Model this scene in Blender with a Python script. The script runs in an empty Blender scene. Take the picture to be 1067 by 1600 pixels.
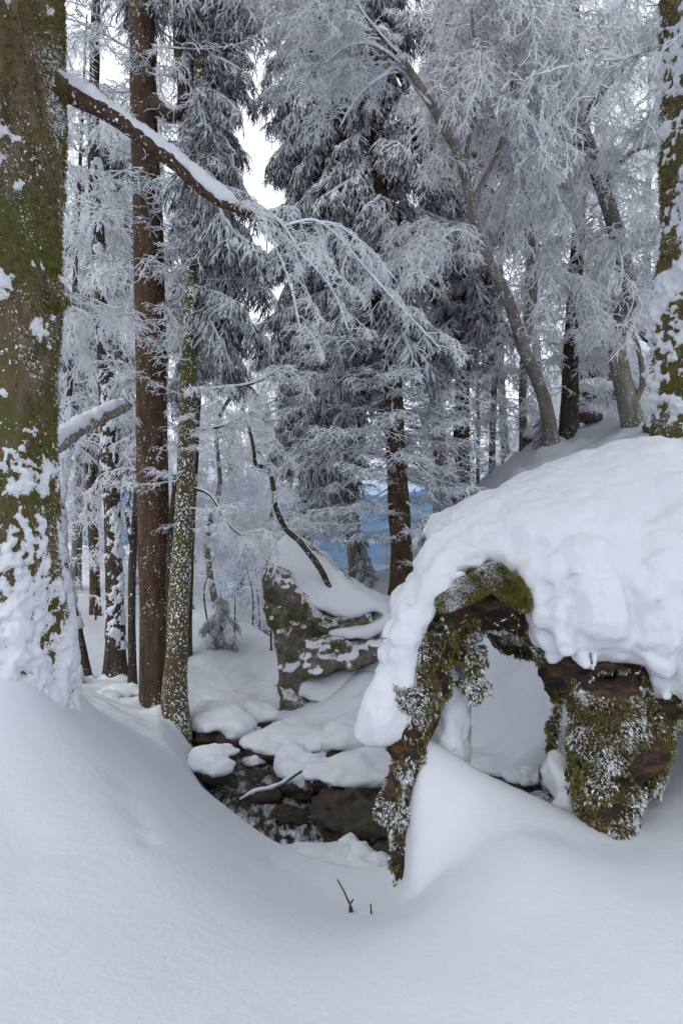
import bpy, math, random
import numpy as np
from mathutils import Matrix, Vector, Euler

# ------------------------------------------------------------------ camera, world, light
scene = bpy.context.scene
COL = scene.collection
FPX = 1070.0                      # focal length in pixels of the 1067 x 1600 photograph
cam_d = bpy.data.cameras.new('camera')
cam_d.sensor_fit = 'VERTICAL'
cam_d.sensor_height = 36.0
cam_d.lens = 36.0 * FPX / 1600.0
cam_d.clip_start = 0.05
cam_d.clip_end = 40000.0
cam = bpy.data.objects.new('camera', cam_d)
cam.location = (0, 0, 0)
cam.rotation_euler = (math.radians(90), 0, 0)
COL.objects.link(cam)
scene.camera = cam

SUN_EL, SUN_AZ = math.radians(50), math.radians(215)
world = bpy.data.worlds.new('World')
scene.world = world
world.use_nodes = True
wn, wl = world.node_tree.nodes, world.node_tree.links
wn.clear()
w_out = wn.new('ShaderNodeOutputWorld')
w_bg = wn.new('ShaderNodeBackground')
w_sky = wn.new('ShaderNodeTexSky')
w_sky.sky_type = 'NISHITA'
w_sky.sun_disc = False
w_sky.sun_elevation = SUN_EL
w_sky.sun_rotation = SUN_AZ
w_mix = wn.new('ShaderNodeMix')
w_mix.data_type = 'RGBA'
w_mix.inputs['Factor'].default_value = 0.90
w_noise = wn.new('ShaderNodeTexNoise')
w_noise.inputs['Scale'].default_value = 2.2
w_noise.inputs['Detail'].default_value = 4.0
w_ramp = wn.new('ShaderNodeMix')
w_ramp.data_type = 'RGBA'
w_ramp.inputs['A'].default_value = (9.0, 9.2, 9.55, 1)
w_ramp.inputs['B'].default_value = (10.3, 10.45, 10.7, 1)
w_tc = wn.new('ShaderNodeTexCoord')
wl.new(w_tc.outputs['Generated'], w_noise.inputs['Vector'])
wl.new(w_noise.outputs['Fac'], w_ramp.inputs['Factor'])
wl.new(w_sky.outputs['Color'], w_mix.inputs['A'])
wl.new(w_ramp.outputs['Result'], w_mix.inputs['B'])
wl.new(w_mix.outputs['Result'], w_bg.inputs['Color'])
w_bg.inputs['Strength'].default_value = 0.12
wl.new(w_bg.outputs['Background'], w_out.inputs['Surface'])

sun_d = bpy.data.lights.new('sun', 'SUN')
sun_d.energy = 1.2
sun_d.angle = math.radians(40)
sun_d.color = (1.0, 0.97, 0.93)
sun = bpy.data.objects.new('sun', sun_d)
sun.rotation_euler = (SUN_EL - math.radians(90), 0, -SUN_AZ)
COL.objects.link(sun)

vs = scene.view_settings
vs.view_transform = 'Standard'
vs.look = 'None'
vs.gamma = 1.0
vs.use_curve_mapping = False
vs.exposure = 0.32

scene.render.engine = 'CYCLES'
cy = scene.cycles
cy.max_bounces = 8
cy.diffuse_bounces = 7
cy.glossy_bounces = 3
cy.transmission_bounces = 4
cy.volume_bounces = 0
cy.use_denoising = True
try:
    cy.denoiser = 'OPENIMAGEDENOISE'
    cy.denoising_input_passes = 'RGB_ALBEDO_NORMAL'
except Exception:
    pass
cy.use_adaptive_sampling = True
cy.adaptive_threshold = 0.045
cy.adaptive_min_samples = 16

# ------------------------------------------------------------------ numeric helpers
def P(px, py, d):
    """a pixel of the photograph at depth d (metres along the view axis) -> world point"""
    return np.array([(px - 533.5) / FPX * d, d, (800.0 - py) / FPX * d])

_prm = np.random.default_rng(77).permutation(256).astype(np.int64)
_prm = np.concatenate([_prm, _prm, _prm])
_val = np.random.default_rng(78).random(256) * 2 - 1

def vnoise(p):
    """smooth value noise in -1..1 for an (N,3) array"""
    i = np.floor(p).astype(np.int64)
    f = p - i
    u = f * f * f * (f * (f * 6 - 15) + 10)
    i &= 255
    out = np.zeros(len(p))
    for dx in (0, 1):
        wx = u[:, 0] if dx else 1 - u[:, 0]
        a = _prm[i[:, 0] + dx]
        for dy in (0, 1):
            wy = u[:, 1] if dy else 1 - u[:, 1]
            b = _prm[a + i[:, 1] + dy]
            for dz in (0, 1):
                wz = u[:, 2] if dz else 1 - u[:, 2]
                out += wx * wy * wz * _val[_prm[b + i[:, 2] + dz]]
    return out

def fbm(p, octaves=3, gain=0.5):
    p = np.asarray(p, float)
    s, a = np.zeros(len(p)), 1.0
    for k in range(octaves):
        s += a * vnoise(p + 17.3 * k)
        p = p * 2.03
        a *= gain
    return s

def smin(a, b, k):
    h = np.clip(0.5 + 0.5 * (b - a) / k, 0, 1)
    return b * (1 - h) + a * h - k * h * (1 - h)

def smax(a, b, k):
    return -smin(-a, -b, k)

def sstep(a, b, x):
    t = np.clip((x - a) / (b - a), 0, 1)
    return t * t * (3 - 2 * t)

def ell(p, c, r):
    r = np.asarray(r, float)
    q = (p - np.asarray(c)) / r
    k = np.sqrt((q * q).sum(1)) + 1e-9
    k2 = np.sqrt(((q / r) ** 2).sum(1)) + 1e-9
    return k * (k - 1.0) / k2

def cap(p, a, b, ra, rb=None):
    a, b = np.asarray(a, float), np.asarray(b, float)
    rb = ra if rb is None else rb
    ab = b - a
    t = np.clip(((p - a) @ ab) / (ab @ ab), 0, 1)
    d = p - a - t[:, None] * ab
    return np.sqrt((d * d).sum(1)) - (ra + (rb - ra) * t)

def poly2d(x, z, pts):
    """signed distance to a closed 2-D polygon (negative inside)"""
    pts = np.asarray(pts, float)
    d = np.full(len(x), 1e9)
    inside = np.zeros(len(x), bool)
    n = len(pts)
    for k in range(n):
        a, b = pts[k], pts[(k + 1) % n]
        e = b - a
        wx, wz = x - a[0], z - a[1]
        t = np.clip((wx * e[0] + wz * e[1]) / (e @ e), 0, 1)
        dx, dz = wx - t * e[0], wz - t * e[1]
        d = np.minimum(d, dx * dx + dz * dz)
        c = (a[1] > z) != (b[1] > z)
        with np.errstate(divide='ignore', invalid='ignore'):
            xi = (b[0] - a[0]) * (z - a[1]) / (b[1] - a[1] + 1e-12) + a[0]
        inside ^= c & (x < xi)
    d = np.sqrt(d)
    return np.where(inside, -d, d)

def surface_nets(func, lo, hi, h, noise=None, band=0.12):
    lo, hi = np.asarray(lo, float), np.asarray(hi, float)
    n = np.ceil((hi - lo) / h).astype(int) + 1
    ax = [lo[k] + h * np.arange(n[k]) for k in range(3)]
    F = np.empty(n)
    step = max(1, 400000 // (n[1] * n[2]))
    Y, Z = np.meshgrid(ax[1], ax[2], indexing='ij')
    for i0 in range(0, n[0], step):
        xs = ax[0][i0:i0 + step]
        m = len(xs)
        p = np.empty((m * n[1] * n[2], 3))
        p[:, 0] = np.repeat(xs, n[1] * n[2])
        p[:, 1] = np.tile(Y.ravel(), m)
        p[:, 2] = np.tile(Z.ravel(), m)
        f = func(p)
        if noise is not None:
            near = np.abs(f) < band
            if near.any():
                f[near] += noise(p[near])
        F[i0:i0 + m] = f.reshape(m, n[1], n[2])
    F[0], F[-1] = np.abs(F[0]) + 1e-3, np.abs(F[-1]) + 1e-3
    F[:, 0], F[:, -1] = np.abs(F[:, 0]) + 1e-3, np.abs(F[:, -1]) + 1e-3
    F[:, :, 0], F[:, :, -1] = np.abs(F[:, :, 0]) + 1e-3, np.abs(F[:, :, -1]) + 1e-3
    S = F < 0
    c = np.zeros(n - 1, np.int8)
    for dx in (0, 1):
        for dy in (0, 1):
            for dz in (0, 1):
                c += S[dx:n[0] - 1 + dx, dy:n[1] - 1 + dy, dz:n[2] - 1 + dz]
    act = np.argwhere((c > 0) & (c < 8))
    vid = np.full(n - 1, -1, np.int64)
    vid[act[:, 0], act[:, 1], act[:, 2]] = np.arange(len(act))
    acc = np.zeros((len(act), 3))
    cnt = np.zeros(len(act))
    for axis in range(3):
        o1, o2 = [a for a in range(3) if a != axis]
        for u in (0, 1):
            for v in (0, 1):
                q = act.copy()
                q[:, o1] += u
                q[:, o2] += v
                r = q.copy()
                r[:, axis] += 1
                fa, fb = F[q[:, 0], q[:, 1], q[:, 2]], F[r[:, 0], r[:, 1], r[:, 2]]
                cr = (fa < 0) != (fb < 0)
                t = np.where(cr, fa / np.where(cr, fa - fb, 1), 0)
                pos = (q - act).astype(float)
                pos[:, axis] += t
                acc += pos * cr[:, None]
                cnt += cr
    V = lo + h * (act + acc / cnt[:, None])
    quads = []
    for axis in range(3):
        o1, o2 = [a for a in range(3) if a != axis]
        sl0 = [slice(None)] * 3
        sl1 = [slice(None)] * 3
        sl0[axis] = slice(0, -1)
        sl1[axis] = slice(1, None)
        A, B = S[tuple(sl0)], S[tuple(sl1)]
        e = np.argwhere(A != B)
        e = e[(e[:, o1] > 0) & (e[:, o2] > 0) & (e[:, o1] < n[o1] - 1) & (e[:, o2] < n[o2] - 1)]
        if not len(e):
            continue
        def cell(d1, d2):
            q = e.copy()
            q[:, o1] += d1
            q[:, o2] += d2
            return vid[q[:, 0], q[:, 1], q[:, 2]]
        qd = np.stack([cell(-1, -1), cell(0, -1), cell(0, 0), cell(-1, 0)], 1)
        flip = S[e[:, 0], e[:, 1], e[:, 2]]
        if axis == 1:
            flip = ~flip
        qd = np.where(flip[:, None], qd, qd[:, ::-1])
        quads.append(qd)
    return V, np.concatenate(quads)

def frames(T):
    ref = np.zeros_like(T)
    ax = np.abs(T).mean(axis=-2, keepdims=True)
    use_y = ax[..., 1:2] < 0.75
    ref[..., 1] = 1.0
    alt = np.zeros_like(T)
    alt[..., 0] = 1.0
    ref = np.where(np.broadcast_to(use_y, T.shape), ref, alt)
    e1 = np.cross(T, ref)
    e1 /= np.linalg.norm(e1, axis=-1, keepdims=True) + 1e-9
    e2 = np.cross(T, e1)
    return e1, e2

def tangents(pts):
    T = np.empty_like(pts)
    T[..., 1:-1, :] = pts[..., 2:, :] - pts[..., :-2, :]
    T[..., 0, :] = pts[..., 1, :] - pts[..., 0, :]
    T[..., -1, :] = pts[..., -1, :] - pts[..., -2, :]
    return T / (np.linalg.norm(T, axis=-1, keepdims=True) + 1e-9)

def tubes(pts, rad, sides=3):
    """N polylines (N,K,3) with radii (N,K) -> merged vertices, quads"""
    pts = np.asarray(pts, float)
    N, K = pts.shape[:2]
    T = tangents(pts)
    e1, e2 = frames(T)
    a = np.linspace(0, 2 * np.pi, sides, endpoint=False)
    ring = (e1[:, :, None, :] * np.cos(a)[None, None, :, None] + e2[:, :, None, :] * np.sin(a)[None, None, :, None])
    V = pts[:, :, None, :] + ring * np.asarray(rad)[:, :, None, None]
    idx = np.arange(N * K * sides).reshape(N, K, sides)
    nx = np.roll(idx, -1, axis=2)
    Q = np.stack([idx[:, :-1], nx[:, :-1], nx[:, 1:], idx[:, 1:]], -1).reshape(-1, 4)
    return V.reshape(-1, 3), Q

def crom(pts, n):
    """smooth curve through control points, n samples"""
    pts = np.asarray(pts, float)
    m = len(pts)
    e = np.concatenate([[2 * pts[0] - pts[1]], pts, [2 * pts[-1] - pts[-2]]])
    t = np.linspace(0, m - 1 - 1e-6, n)
    i = t.astype(int)
    f = (t - i)[:, None]
    p0, p1, p2, p3 = e[i], e[i + 1], e[i + 2], e[i + 3]
    return 0.5 * (2 * p1 + (p2 - p0) * f + (2 * p0 - 5 * p1 + 4 * p2 - p3) * f ** 2 + (3 * p1 - p0 - 3 * p2 + p3) * f ** 3)

def round_tube(path, rad, nu, rfun=None, cap_end=True):
    """one polyline -> tube whose radius may vary round and along; rfun(points, angle, t) -> extra radius"""
    path = np.asarray(path, float)
    K = len(path)
    T = tangents(path[None])[0]
    e1, e2 = frames(T[None])
    e1, e2 = e1[0], e2[0]
    a = np.linspace(0, 2 * np.pi, nu, endpoint=False)
    ring = e1[:, None, :] * np.cos(a)[None, :, None] + e2[:, None, :] * np.sin(a)[None, :, None]
    r = np.repeat(np.asarray(rad, float)[:, None], nu, 1)
    V = path[:, None, :] + ring * r[:, :, None]
    if rfun is not None:
        t = np.repeat(np.linspace(0, 1, K)[:, None], nu, 1)
        d = rfun(V.reshape(-1, 3), np.tile(a, K), t.ravel(), ring.reshape(-1, 3)).reshape(K, nu)
        V = path[:, None, :] + ring * (r + d)[:, :, None]
    V = V.reshape(-1, 3)
    idx = np.arange(K * nu).reshape(K, nu)
    nx = np.roll(idx, -1, axis=1)
    Q = np.stack([idx[:-1], nx[:-1], nx[1:], idx[1:]], -1).reshape(-1, 4)
    if cap_end:
        V = np.concatenate([V, path[-1:], path[:1]])
        c1, c0 = K * nu, K * nu + 1
        l, f = idx[-1], idx[0]
        Q = np.concatenate([Q, np.stack([l, np.roll(l, -1), np.full(nu, c1), np.full(nu, c1)], 1),
                            np.stack([np.roll(f, -1), f, np.full(nu, c0), np.full(nu, c0)], 1)])
    return V, Q

def make_mesh(name, V, Q, mats, smooth=True, mat_idx=None, attr=None):
    V = np.asarray(V, np.float32)
    Q = np.asarray(Q, np.int32)
    me = bpy.data.meshes.new(name)
    if Q.shape[1] == 4:
        tri = Q[:, 2] == Q[:, 3]
    else:
        tri = np.ones(len(Q), bool)
    size = np.where(tri, 3, 4).astype(np.int32)
    keep = np.ones(Q.shape, bool)
    if Q.shape[1] == 4:
        keep[tri, 3] = False
    loops = Q[keep]
    start = np.concatenate([[0], np.cumsum(size)[:-1]]).astype(np.int32)
    me.vertices.add(len(V))
    me.vertices.foreach_set('co', V.ravel())
    me.loops.add(len(loops))
    me.loops.foreach_set('vertex_index', loops.astype(np.int32))
    me.polygons.add(len(Q))
    me.polygons.foreach_set('loop_start', start)
    me.polygons.foreach_set('loop_total', size)
    me.polygons.foreach_set('use_smooth', np.full(len(Q), smooth))
    if mat_idx is not None:
        me.polygons.foreach_set('material_index', np.asarray(mat_idx, np.int32))
    for m in (mats if isinstance(mats, (list, tuple)) else [mats]):
        me.materials.append(m)
    if attr:
        for k, v in attr.items():
            a = me.attributes.new(k, 'FLOAT', 'POINT')
            a.data.foreach_set('value', np.asarray(v, np.float32))
    me.update(calc_edges=True)
    return me

def link(name, me, parent=None, matrix=None):
    o = bpy.data.objects.new(name, me)
    COL.objects.link(o)
    if matrix is not None:
        o.matrix_basis = matrix
    if parent is not None:
        o.parent = parent
    return o

def root(name, label, cat, loc, group=None):
    o = bpy.data.objects.new(name, None)
    o.empty_display_size = 0.2
    COL.objects.link(o)
    o.location = loc
    o['label'] = label
    o['category'] = cat
    if group:
        o['group'] = group
    return o

def part(name, V, Q, mat, parent, base, kind=None, **kw):
    """a part whose vertices are given in world space, its parent at base"""
    me = make_mesh(name, np.asarray(V) - np.asarray(base), Q, mat, **kw)
    o = link(name, me, parent)
    if kind:
        o['kind'] = kind
    return o

def merge(lst):
    Vs, Qs, off = [], [], 0
    for V, Q in lst:
        Vs.append(V)
        Qs.append(np.asarray(Q) + off)
        off += len(V)
    return np.concatenate(Vs), np.concatenate(Qs)

def surf_samples(V, Q, n, rng):
    Q = np.asarray(Q)
    a, b, c = V[Q[:, 0]], V[Q[:, 1]], V[Q[:, 2]]
    nn = np.cross(b - a, c - a)
    ar = np.linalg.norm(nn, axis=1)
    k = rng.choice(len(Q), n, p=ar / ar.sum())
    u, v = rng.random(n), rng.random(n)
    fl = u + v > 1
    u[fl], v[fl] = 1 - u[fl], 1 - v[fl]
    d = V[Q[k, 3]] if Q.shape[1] == 4 else c[k]
    p = a[k] + u[:, None] * (b[k] - a[k]) + v[:, None] * (d - a[k])
    nr = nn[k] / (ar[k][:, None] + 1e-12)
    return p, nr

# ------------------------------------------------------------------ materials
def new_mat(name):
    m = bpy.data.materials.new(name)
    m.use_nodes = True
    nt = m.node_tree
    b = nt.nodes['Principled BSDF']
    return m, nt.nodes, nt.links, b

def noise_node(N, L, scale, detail=4, rough=0.55, coord='Object', stretch=None):
    tc = N.new('ShaderNodeTexCoord')
    n = N.new('ShaderNodeTexNoise')
    n.inputs['Scale'].default_value = scale
    n.inputs['Detail'].default_value = detail
    n.inputs['Roughness'].default_value = rough
    if stretch:
        mp = N.new('ShaderNodeMapping')
        mp.inputs['Scale'].default_value = stretch
        L.new(tc.outputs[coord], mp.inputs['Vector'])
        L.new(mp.outputs['Vector'], n.inputs['Vector'])
    else:
        L.new(tc.outputs[coord], n.inputs['Vector'])
    return n

def ramp(N, L, src, stops):
    r = N.new('ShaderNodeValToRGB')
    e = r.color_ramp.elements
    while len(e) < len(stops):
        e.new(0.5)
    for k, (pos, colr) in enumerate(stops):
        e[k].position = pos
        e[k].color = (*colr, 1) if len(colr) == 3 else colr
    L.new(src, r.inputs['Fac'])
    return r

def math_node(N, L, op, a, b=None, clamp=False):
    m = N.new('ShaderNodeMath')
    m.operation = op
    m.use_clamp = clamp
    for i, v in enumerate((a, b)):
        if v is None:
            continue
        if isinstance(v, (int, float)):
            m.inputs[i].default_value = v
        else:
            L.new(v, m.inputs[i])
    return m.outputs[0]

def mixc(N, L, fac, a, b):
    m = N.new('ShaderNodeMix')
    m.data_type = 'RGBA'
    for key, v in (('Factor', fac), ('A', a), ('B', b)):
        if isinstance(v, tuple):
            m.inputs[key].default_value = (*v, 1) if len(v) == 3 else v
        elif isinstance(v, (int, float)):
            m.inputs[key].default_value = v
        else:
            L.new(v, m.inputs[key])
    return m.outputs['Result']

def up_factor(N, L, lo, hi, noise_amt=0.0, noise_scale=8.0):
    g = N.new('ShaderNodeNewGeometry')
    s = N.new('ShaderNodeSeparateXYZ')
    L.new(g.outputs['Normal'], s.inputs[0])
    z = s.outputs['Z']
    if noise_amt:
        n = noise_node(N, L, noise_scale, 3)
        k = math_node(N, L, 'SUBTRACT', n.outputs['Fac'], 0.5)
        k = math_node(N, L, 'MULTIPLY', k, noise_amt)
        z = math_node(N, L, 'ADD', z, k)
    mr = N.new('ShaderNodeMapRange')
    mr.inputs['From Min'].default_value = lo
    mr.inputs['From Max'].default_value = hi
    L.new(z, mr.inputs['Value'])
    return mr.outputs['Result']

def bump(N, L, b, height, strength, dist):
    bp = N.new('ShaderNodeBump')
    bp.inputs['Strength'].default_value = strength
    bp.inputs['Distance'].default_value = dist
    L.new(height, bp.inputs['Height'])
    L.new(bp.outputs['Normal'], b.inputs['Normal'])

SNOW = (0.640, 0.668, 0.720)

def mat_snow(name='snow', grain=1.0, tint=SNOW):
    m, N, L, b = new_mat(name)
    n = noise_node(N, L, 3.0, 5)
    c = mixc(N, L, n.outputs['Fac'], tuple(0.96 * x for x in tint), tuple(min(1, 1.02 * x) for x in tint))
    L.new(c, b.inputs['Base Color'])
    b.inputs['Roughness'].default_value = 0.65
    b.inputs['Specular IOR Level'].default_value = 0.25
    n1 = noise_node(N, L, 26.0, 6, 0.65)
    n2 = noise_node(N, L, 260.0, 2, 0.6)
    h = math_node(N, L, 'ADD', n1.outputs['Fac'], math_node(N, L, 'MULTIPLY', n2.outputs['Fac'], 0.10))
    bump(N, L, b, h, 0.35 * grain, 0.02)
    return m

def mat_bark(name, dark, light, fleck=0.0, green=0.0, scale=18.0, stretch=(1, 1, 0.22)):
    """bark with lengthways ridges, some algae and flecks of wind-blown snow sticking to it"""
    m, N, L, b = new_mat(name)
    n = noise_node(N, L, scale, 6, 0.65, stretch=stretch)
    r = ramp(N, L, n.outputs['Fac'], [(0.30, dark), (0.72, light)])
    c = r.outputs['Color']
    if green:
        g = noise_node(N, L, 2.6, 5, 0.7)
        gf = ramp(N, L, g.outputs['Fac'], [(0.62 - 0.25 * green, (0, 0, 0)), (0.74 - 0.2 * green, (1, 1, 1))])
        g2 = noise_node(N, L, 40, 3)
        gc = mixc(N, L, g2.outputs['Fac'], (0.035, 0.038, 0.010), (0.13, 0.125, 0.035))
        c = mixc(N, L, gf.outputs['Color'], c, gc)
    if fleck:
        f = noise_node(N, L, 60, 3, 0.55, stretch=(1, 1, 0.7))
        f2 = noise_node(N, L, 2.2, 3, 0.6)
        s = math_node(N, L, 'ADD', f.outputs['Fac'], math_node(N, L, 'MULTIPLY', f2.outputs['Fac'], 0.35))
        ff = ramp(N, L, s, [(0.88 - 0.13 * fleck, (0, 0, 0)), (0.92 - 0.13 * fleck, (1, 1, 1))])
        c = mixc(N, L, ff.outputs['Color'], c, (0.80, 0.83, 0.87))
    L.new(c, b.inputs['Base Color'])
    b.inputs['Roughness'].default_value = 0.9
    b.inputs['Specular IOR Level'].default_value = 0.2
    bump(N, L, b, n.outputs['Fac'], 0.9, 0.012)
    return m

def mat_rime(name, lo, hi, dark=(0.030, 0.027, 0.025), white=(0.80, 0.83, 0.885), amt=0.9, scale=14, glow=0.0):
    """twigs: bark below, rime and snow on what faces up and outward"""
    m, N, L, b = new_mat(name)
    f = up_factor(N, L, lo, hi, amt, scale)
    c = mixc(N, L, f, dark, white)
    L.new(c, b.inputs['Base Color'])
    b.inputs['Roughness'].default_value = 0.8
    b.inputs['Specular IOR Level'].default_value = 0.2
    if glow:
        # rime is a porous ice: some daylight passes through it
        tr = N.new('ShaderNodeBsdfTranslucent')
        L.new(c, tr.inputs['Color'])
        mx = N.new('ShaderNodeMixShader')
        mx.inputs['Fac'].default_value = glow
        L.new(b.outputs['BSDF'], mx.inputs[1])
        L.new(tr.outputs['BSDF'], mx.inputs[2])
        L.new(mx.outputs['Shader'], N['Material Output'].inputs['Surface'])
    return m

def mat_rock(name, a, bcol, moss=0.4, dust=True):
    m, N, L, b = new_mat(name)
    n = noise_node(N, L, 5.0, 8, 0.7)
    n2 = noise_node(N, L, 22.0, 5, 0.6)
    c = ramp(N, L, n.outputs['Fac'], [(0.3, a), (0.5, bcol), (0.7, tuple(1.35 * x for x in bcol))]).outputs['Color']
    k = ramp(N, L, n2.outputs['Fac'], [(0.35, (0.35, 0.35, 0.35)), (0.6, (1, 1, 1))]).outputs['Color']
    mx = N.new('ShaderNodeMix')
    mx.data_type = 'RGBA'
    mx.blend_type = 'MULTIPLY'
    mx.inputs['Factor'].default_value = 0.8
    L.new(c, mx.inputs['A'])
    L.new(k, mx.inputs['B'])
    c = mx.outputs['Result']
    if moss:
        g = noise_node(N, L, 3.2, 6, 0.75)
        gf = ramp(N, L, g.outputs['Fac'], [(0.60 - 0.2 * moss, (0, 0, 0)), (0.66 - 0.2 * moss, (1, 1, 1))])
        g2 = noise_node(N, L, 50, 3)
        gc = mixc(N, L, g2.outputs['Fac'], (0.02, 0.022, 0.008), (0.10, 0.10, 0.035))
        c = mixc(N, L, gf.outputs['Color'], c, gc)
    if dust:
        c = mixc(N, L, up_factor(N, L, 0.28, 0.42, 1.5, 7.0), c, (0.70, 0.725, 0.77))
    L.new(c, b.inputs['Base Color'])
    b.inputs['Roughness'].default_value = 0.85
    h = math_node(N, L, 'ADD', n.outputs['Fac'], math_node(N, L, 'MULTIPLY', n2.outputs['Fac'], 0.5))
    bump(N, L, b, h, 0.9, 0.04)
    return m

def mat_moss(name, frost):
    m, N, L, b = new_mat(name)
    n = noise_node(N, L, 7.0, 4)
    n3 = noise_node(N, L, 70.0, 2)
    c = mixc(N, L, n.outputs['Fac'], (0.065, 0.070, 0.010), (0.28, 0.25, 0.050))
    c = mixc(N, L, math_node(N, L, 'MULTIPLY', n3.outputs['Fac'], 0.55), c, (0.03, 0.028, 0.012))
    at = N.new('ShaderNodeAttribute')
    at.attribute_name = 'frost'
    f = ramp(N, L, at.outputs['Fac'], [(1 - frost - 0.1, (0, 0, 0)), (1 - frost + 0.1, (1, 1, 1))])
    c = mixc(N, L, f.outputs['Color'], c, (0.76, 0.80, 0.84))
    L.new(c, b.inputs['Base Color'])
    b.inputs['Roughness'].default_value = 0.9
    return m

M_SNOW = mat_snow()
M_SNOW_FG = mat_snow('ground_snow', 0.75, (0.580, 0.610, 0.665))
M_SPRUCE_BARK = mat_bark('spruce_bark', (0.030, 0.018, 0.011), (0.115, 0.072, 0.046), fleck=0.35)
M_SPRUCE_BARK2 = mat_bark('mossy_spruce_bark', (0.035, 0.027, 0.016), (0.13, 0.095, 0.055), fleck=1.0, green=0.75)
M_DARK_BARK = mat_bark('dark_bark', (0.018, 0.014, 0.011), (0.085, 0.066, 0.050), fleck=0.45, green=0.2)
M_BEECH_BARK = mat_bark('beech_bark', (0.085, 0.075, 0.063), (0.26, 0.235, 0.205), fleck=0.6, green=0.2, scale=12)
M_OLD_BARK = mat_bark('old_beech_bark', (0.05, 0.036, 0.022), (0.20, 0.15, 0.10), fleck=0.25, green=0.7, scale=14, stretch=(1, 1, 0.4))
M_LIMB = mat_bark('limb_bark', (0.030, 0.019, 0.013), (0.10, 0.064, 0.045), fleck=0.7, scale=26, stretch=(1, 1, 1))
M_RIME = mat_rime('rime_twig', -1.5, -0.5, white=(0.885, 0.895, 0.92), glow=0.5)
M_RIME_DARK = mat_rime('dead_twig_rime', -1.0, 0.05)
M_NEEDLE = mat_rime('frosted_needles', -0.35, 0.55, dark=(0.026, 0.034, 0.026), white=(0.76, 0.79, 0.84), amt=1.3, scale=9)
M_ROCK = mat_rock('limestone', (0.085, 0.070, 0.052), (0.175, 0.150, 0.118), 0.35)
M_ROCK_RED = mat_rock('weathered_rock', (0.08, 0.055, 0.042), (0.20, 0.150, 0.120), 0.3)
M_WET = mat_rock('wet_rock', (0.014, 0.010, 0.007), (0.062, 0.044, 0.030), 0.2, False)
M_WET.node_tree.nodes['Principled BSDF'].inputs['Roughness'].default_value = 0.28
M_MOSS = mat_moss('moss', 0.14)
M_MOSS_FROST = mat_moss('frosted_moss', 0.46)

def mat_wood():
    m, N, L, b = new_mat('rotten_wood')
    n = noise_node(N, L, 9.0, 8, 0.7, stretch=(0.6, 1, 2.2))
    c = ramp(N, L, n.outputs['Fac'], [(0.34, (0.006, 0.005, 0.004)), (0.50, (0.034, 0.019, 0.011)), (0.60, (0.12, 0.056, 0.025)), (0.74, (0.20, 0.125, 0.075))]).outputs['Color']
    L.new(c, b.inputs['Base Color'])
    b.inputs['Roughness'].default_value = 0.8
    n2 = noise_node(N, L, 30.0, 6, 0.7, stretch=(0.5, 1, 2.0))
    h = math_node(N, L, 'ADD', n.outputs['Fac'], n2.outputs['Fac'])
    bump(N, L, b, h, 1.0, 0.03)
    return m
M_WOOD = mat_wood()

def mat_water():
    m, N, L, b = new_mat('stream_water')
    n = noise_node(N, L, 9.0, 5, 0.6, stretch=(1.6, 0.6, 0.6))
    f = ramp(N, L, n.outputs['Fac'], [(0.45, (0, 0, 0)), (0.62, (1, 1, 1))])
    n4 = noise_node(N, L, 2.0, 4)
    bed = mixc(N, L, n4.outputs['Fac'], (0.010, 0.009, 0.008), (0.050, 0.040, 0.028))
    at = N.new('ShaderNodeAttribute')
    at.attribute_name = 'foam'
    c = mixc(N, L, math_node(N, L, 'MULTIPLY', f.outputs['Color'], at.outputs['Fac']), bed, (0.66, 0.70, 0.74))
    L.new(c, b.inputs['Base Color'])
    b.inputs['Roughness'].default_value = 0.12
    b.inputs['IOR'].default_value = 1.33
    n2 = noise_node(N, L, 14.0, 5, 0.6, stretch=(1.4, 0.7, 0.7))
    bump(N, L, b, n2.outputs['Fac'], 0.7, 0.05)
    return m
M_WATER = mat_water()

# ------------------------------------------------------------------ terrain
_pts = [P(*a) for a in [
    (-400, 1600, 1.6), (0, 1600, 1.72), (533, 1600, 1.98), (1067, 1600, 1.88), (1500, 1500, 2.1),
    (0, 1300, 2.6), (0, 1120, 3.2), (-300, 1100, 3.5), (90, 1098, 3.75), (250, 1350, 2.7), (200, 1210, 3.5), (140, 1112, 4.2),
    (200, 1143, 4.6), (258, 1178, 4.8), (310, 1218, 4.7), (400, 1400, 2.9), (533, 1455, 2.65), (620, 1415, 3.0), (585, 1392, 3.3),
    (500, 1347, 3.7), (440, 1310, 4.0), (370, 1264, 4.35), (690, 1420, 2.62), (800, 1440, 2.42), (1000, 1400, 2.5), (1067, 1325, 2.95), (920, 1320, 3.0),
    (780, 1290, 3.05), (850, 1240, 4.3), (770, 1075, 7.0), (780, 1150, 6.0), (830, 1212, 5.0), (740, 1182, 5.6),
    (520, 1112, 7.2), (450, 1142, 6.8), (545, 1172, 6.0), (600, 1088, 7.0), (560, 1060, 7.6), (640, 1000, 8.5), (624, 945, 9.5), (580, 926, 10.0), (560, 915, 10.8),
    (280, 1125, 6.8), (245, 1112, 7.0), (180, 1072, 8.5), (130, 1068, 9.0), (95, 1052, 8.0), (350, 1062, 9.5), (400, 1088, 8.6), (330, 985, 12.0),
    (420, 1060, 10.0), (250, 955, 14.0), (120, 950, 13.0), (380, 955, 16.0), (100, 880, 20.0), (300, 895, 22.0), (0, 900, 16.0),
    (730, 775, 12.0), (820, 712, 12.0), (880, 692, 11.0), (990, 672, 10.0), (950, 600, 15.0), (1040, 560, 14.0)]]
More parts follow.
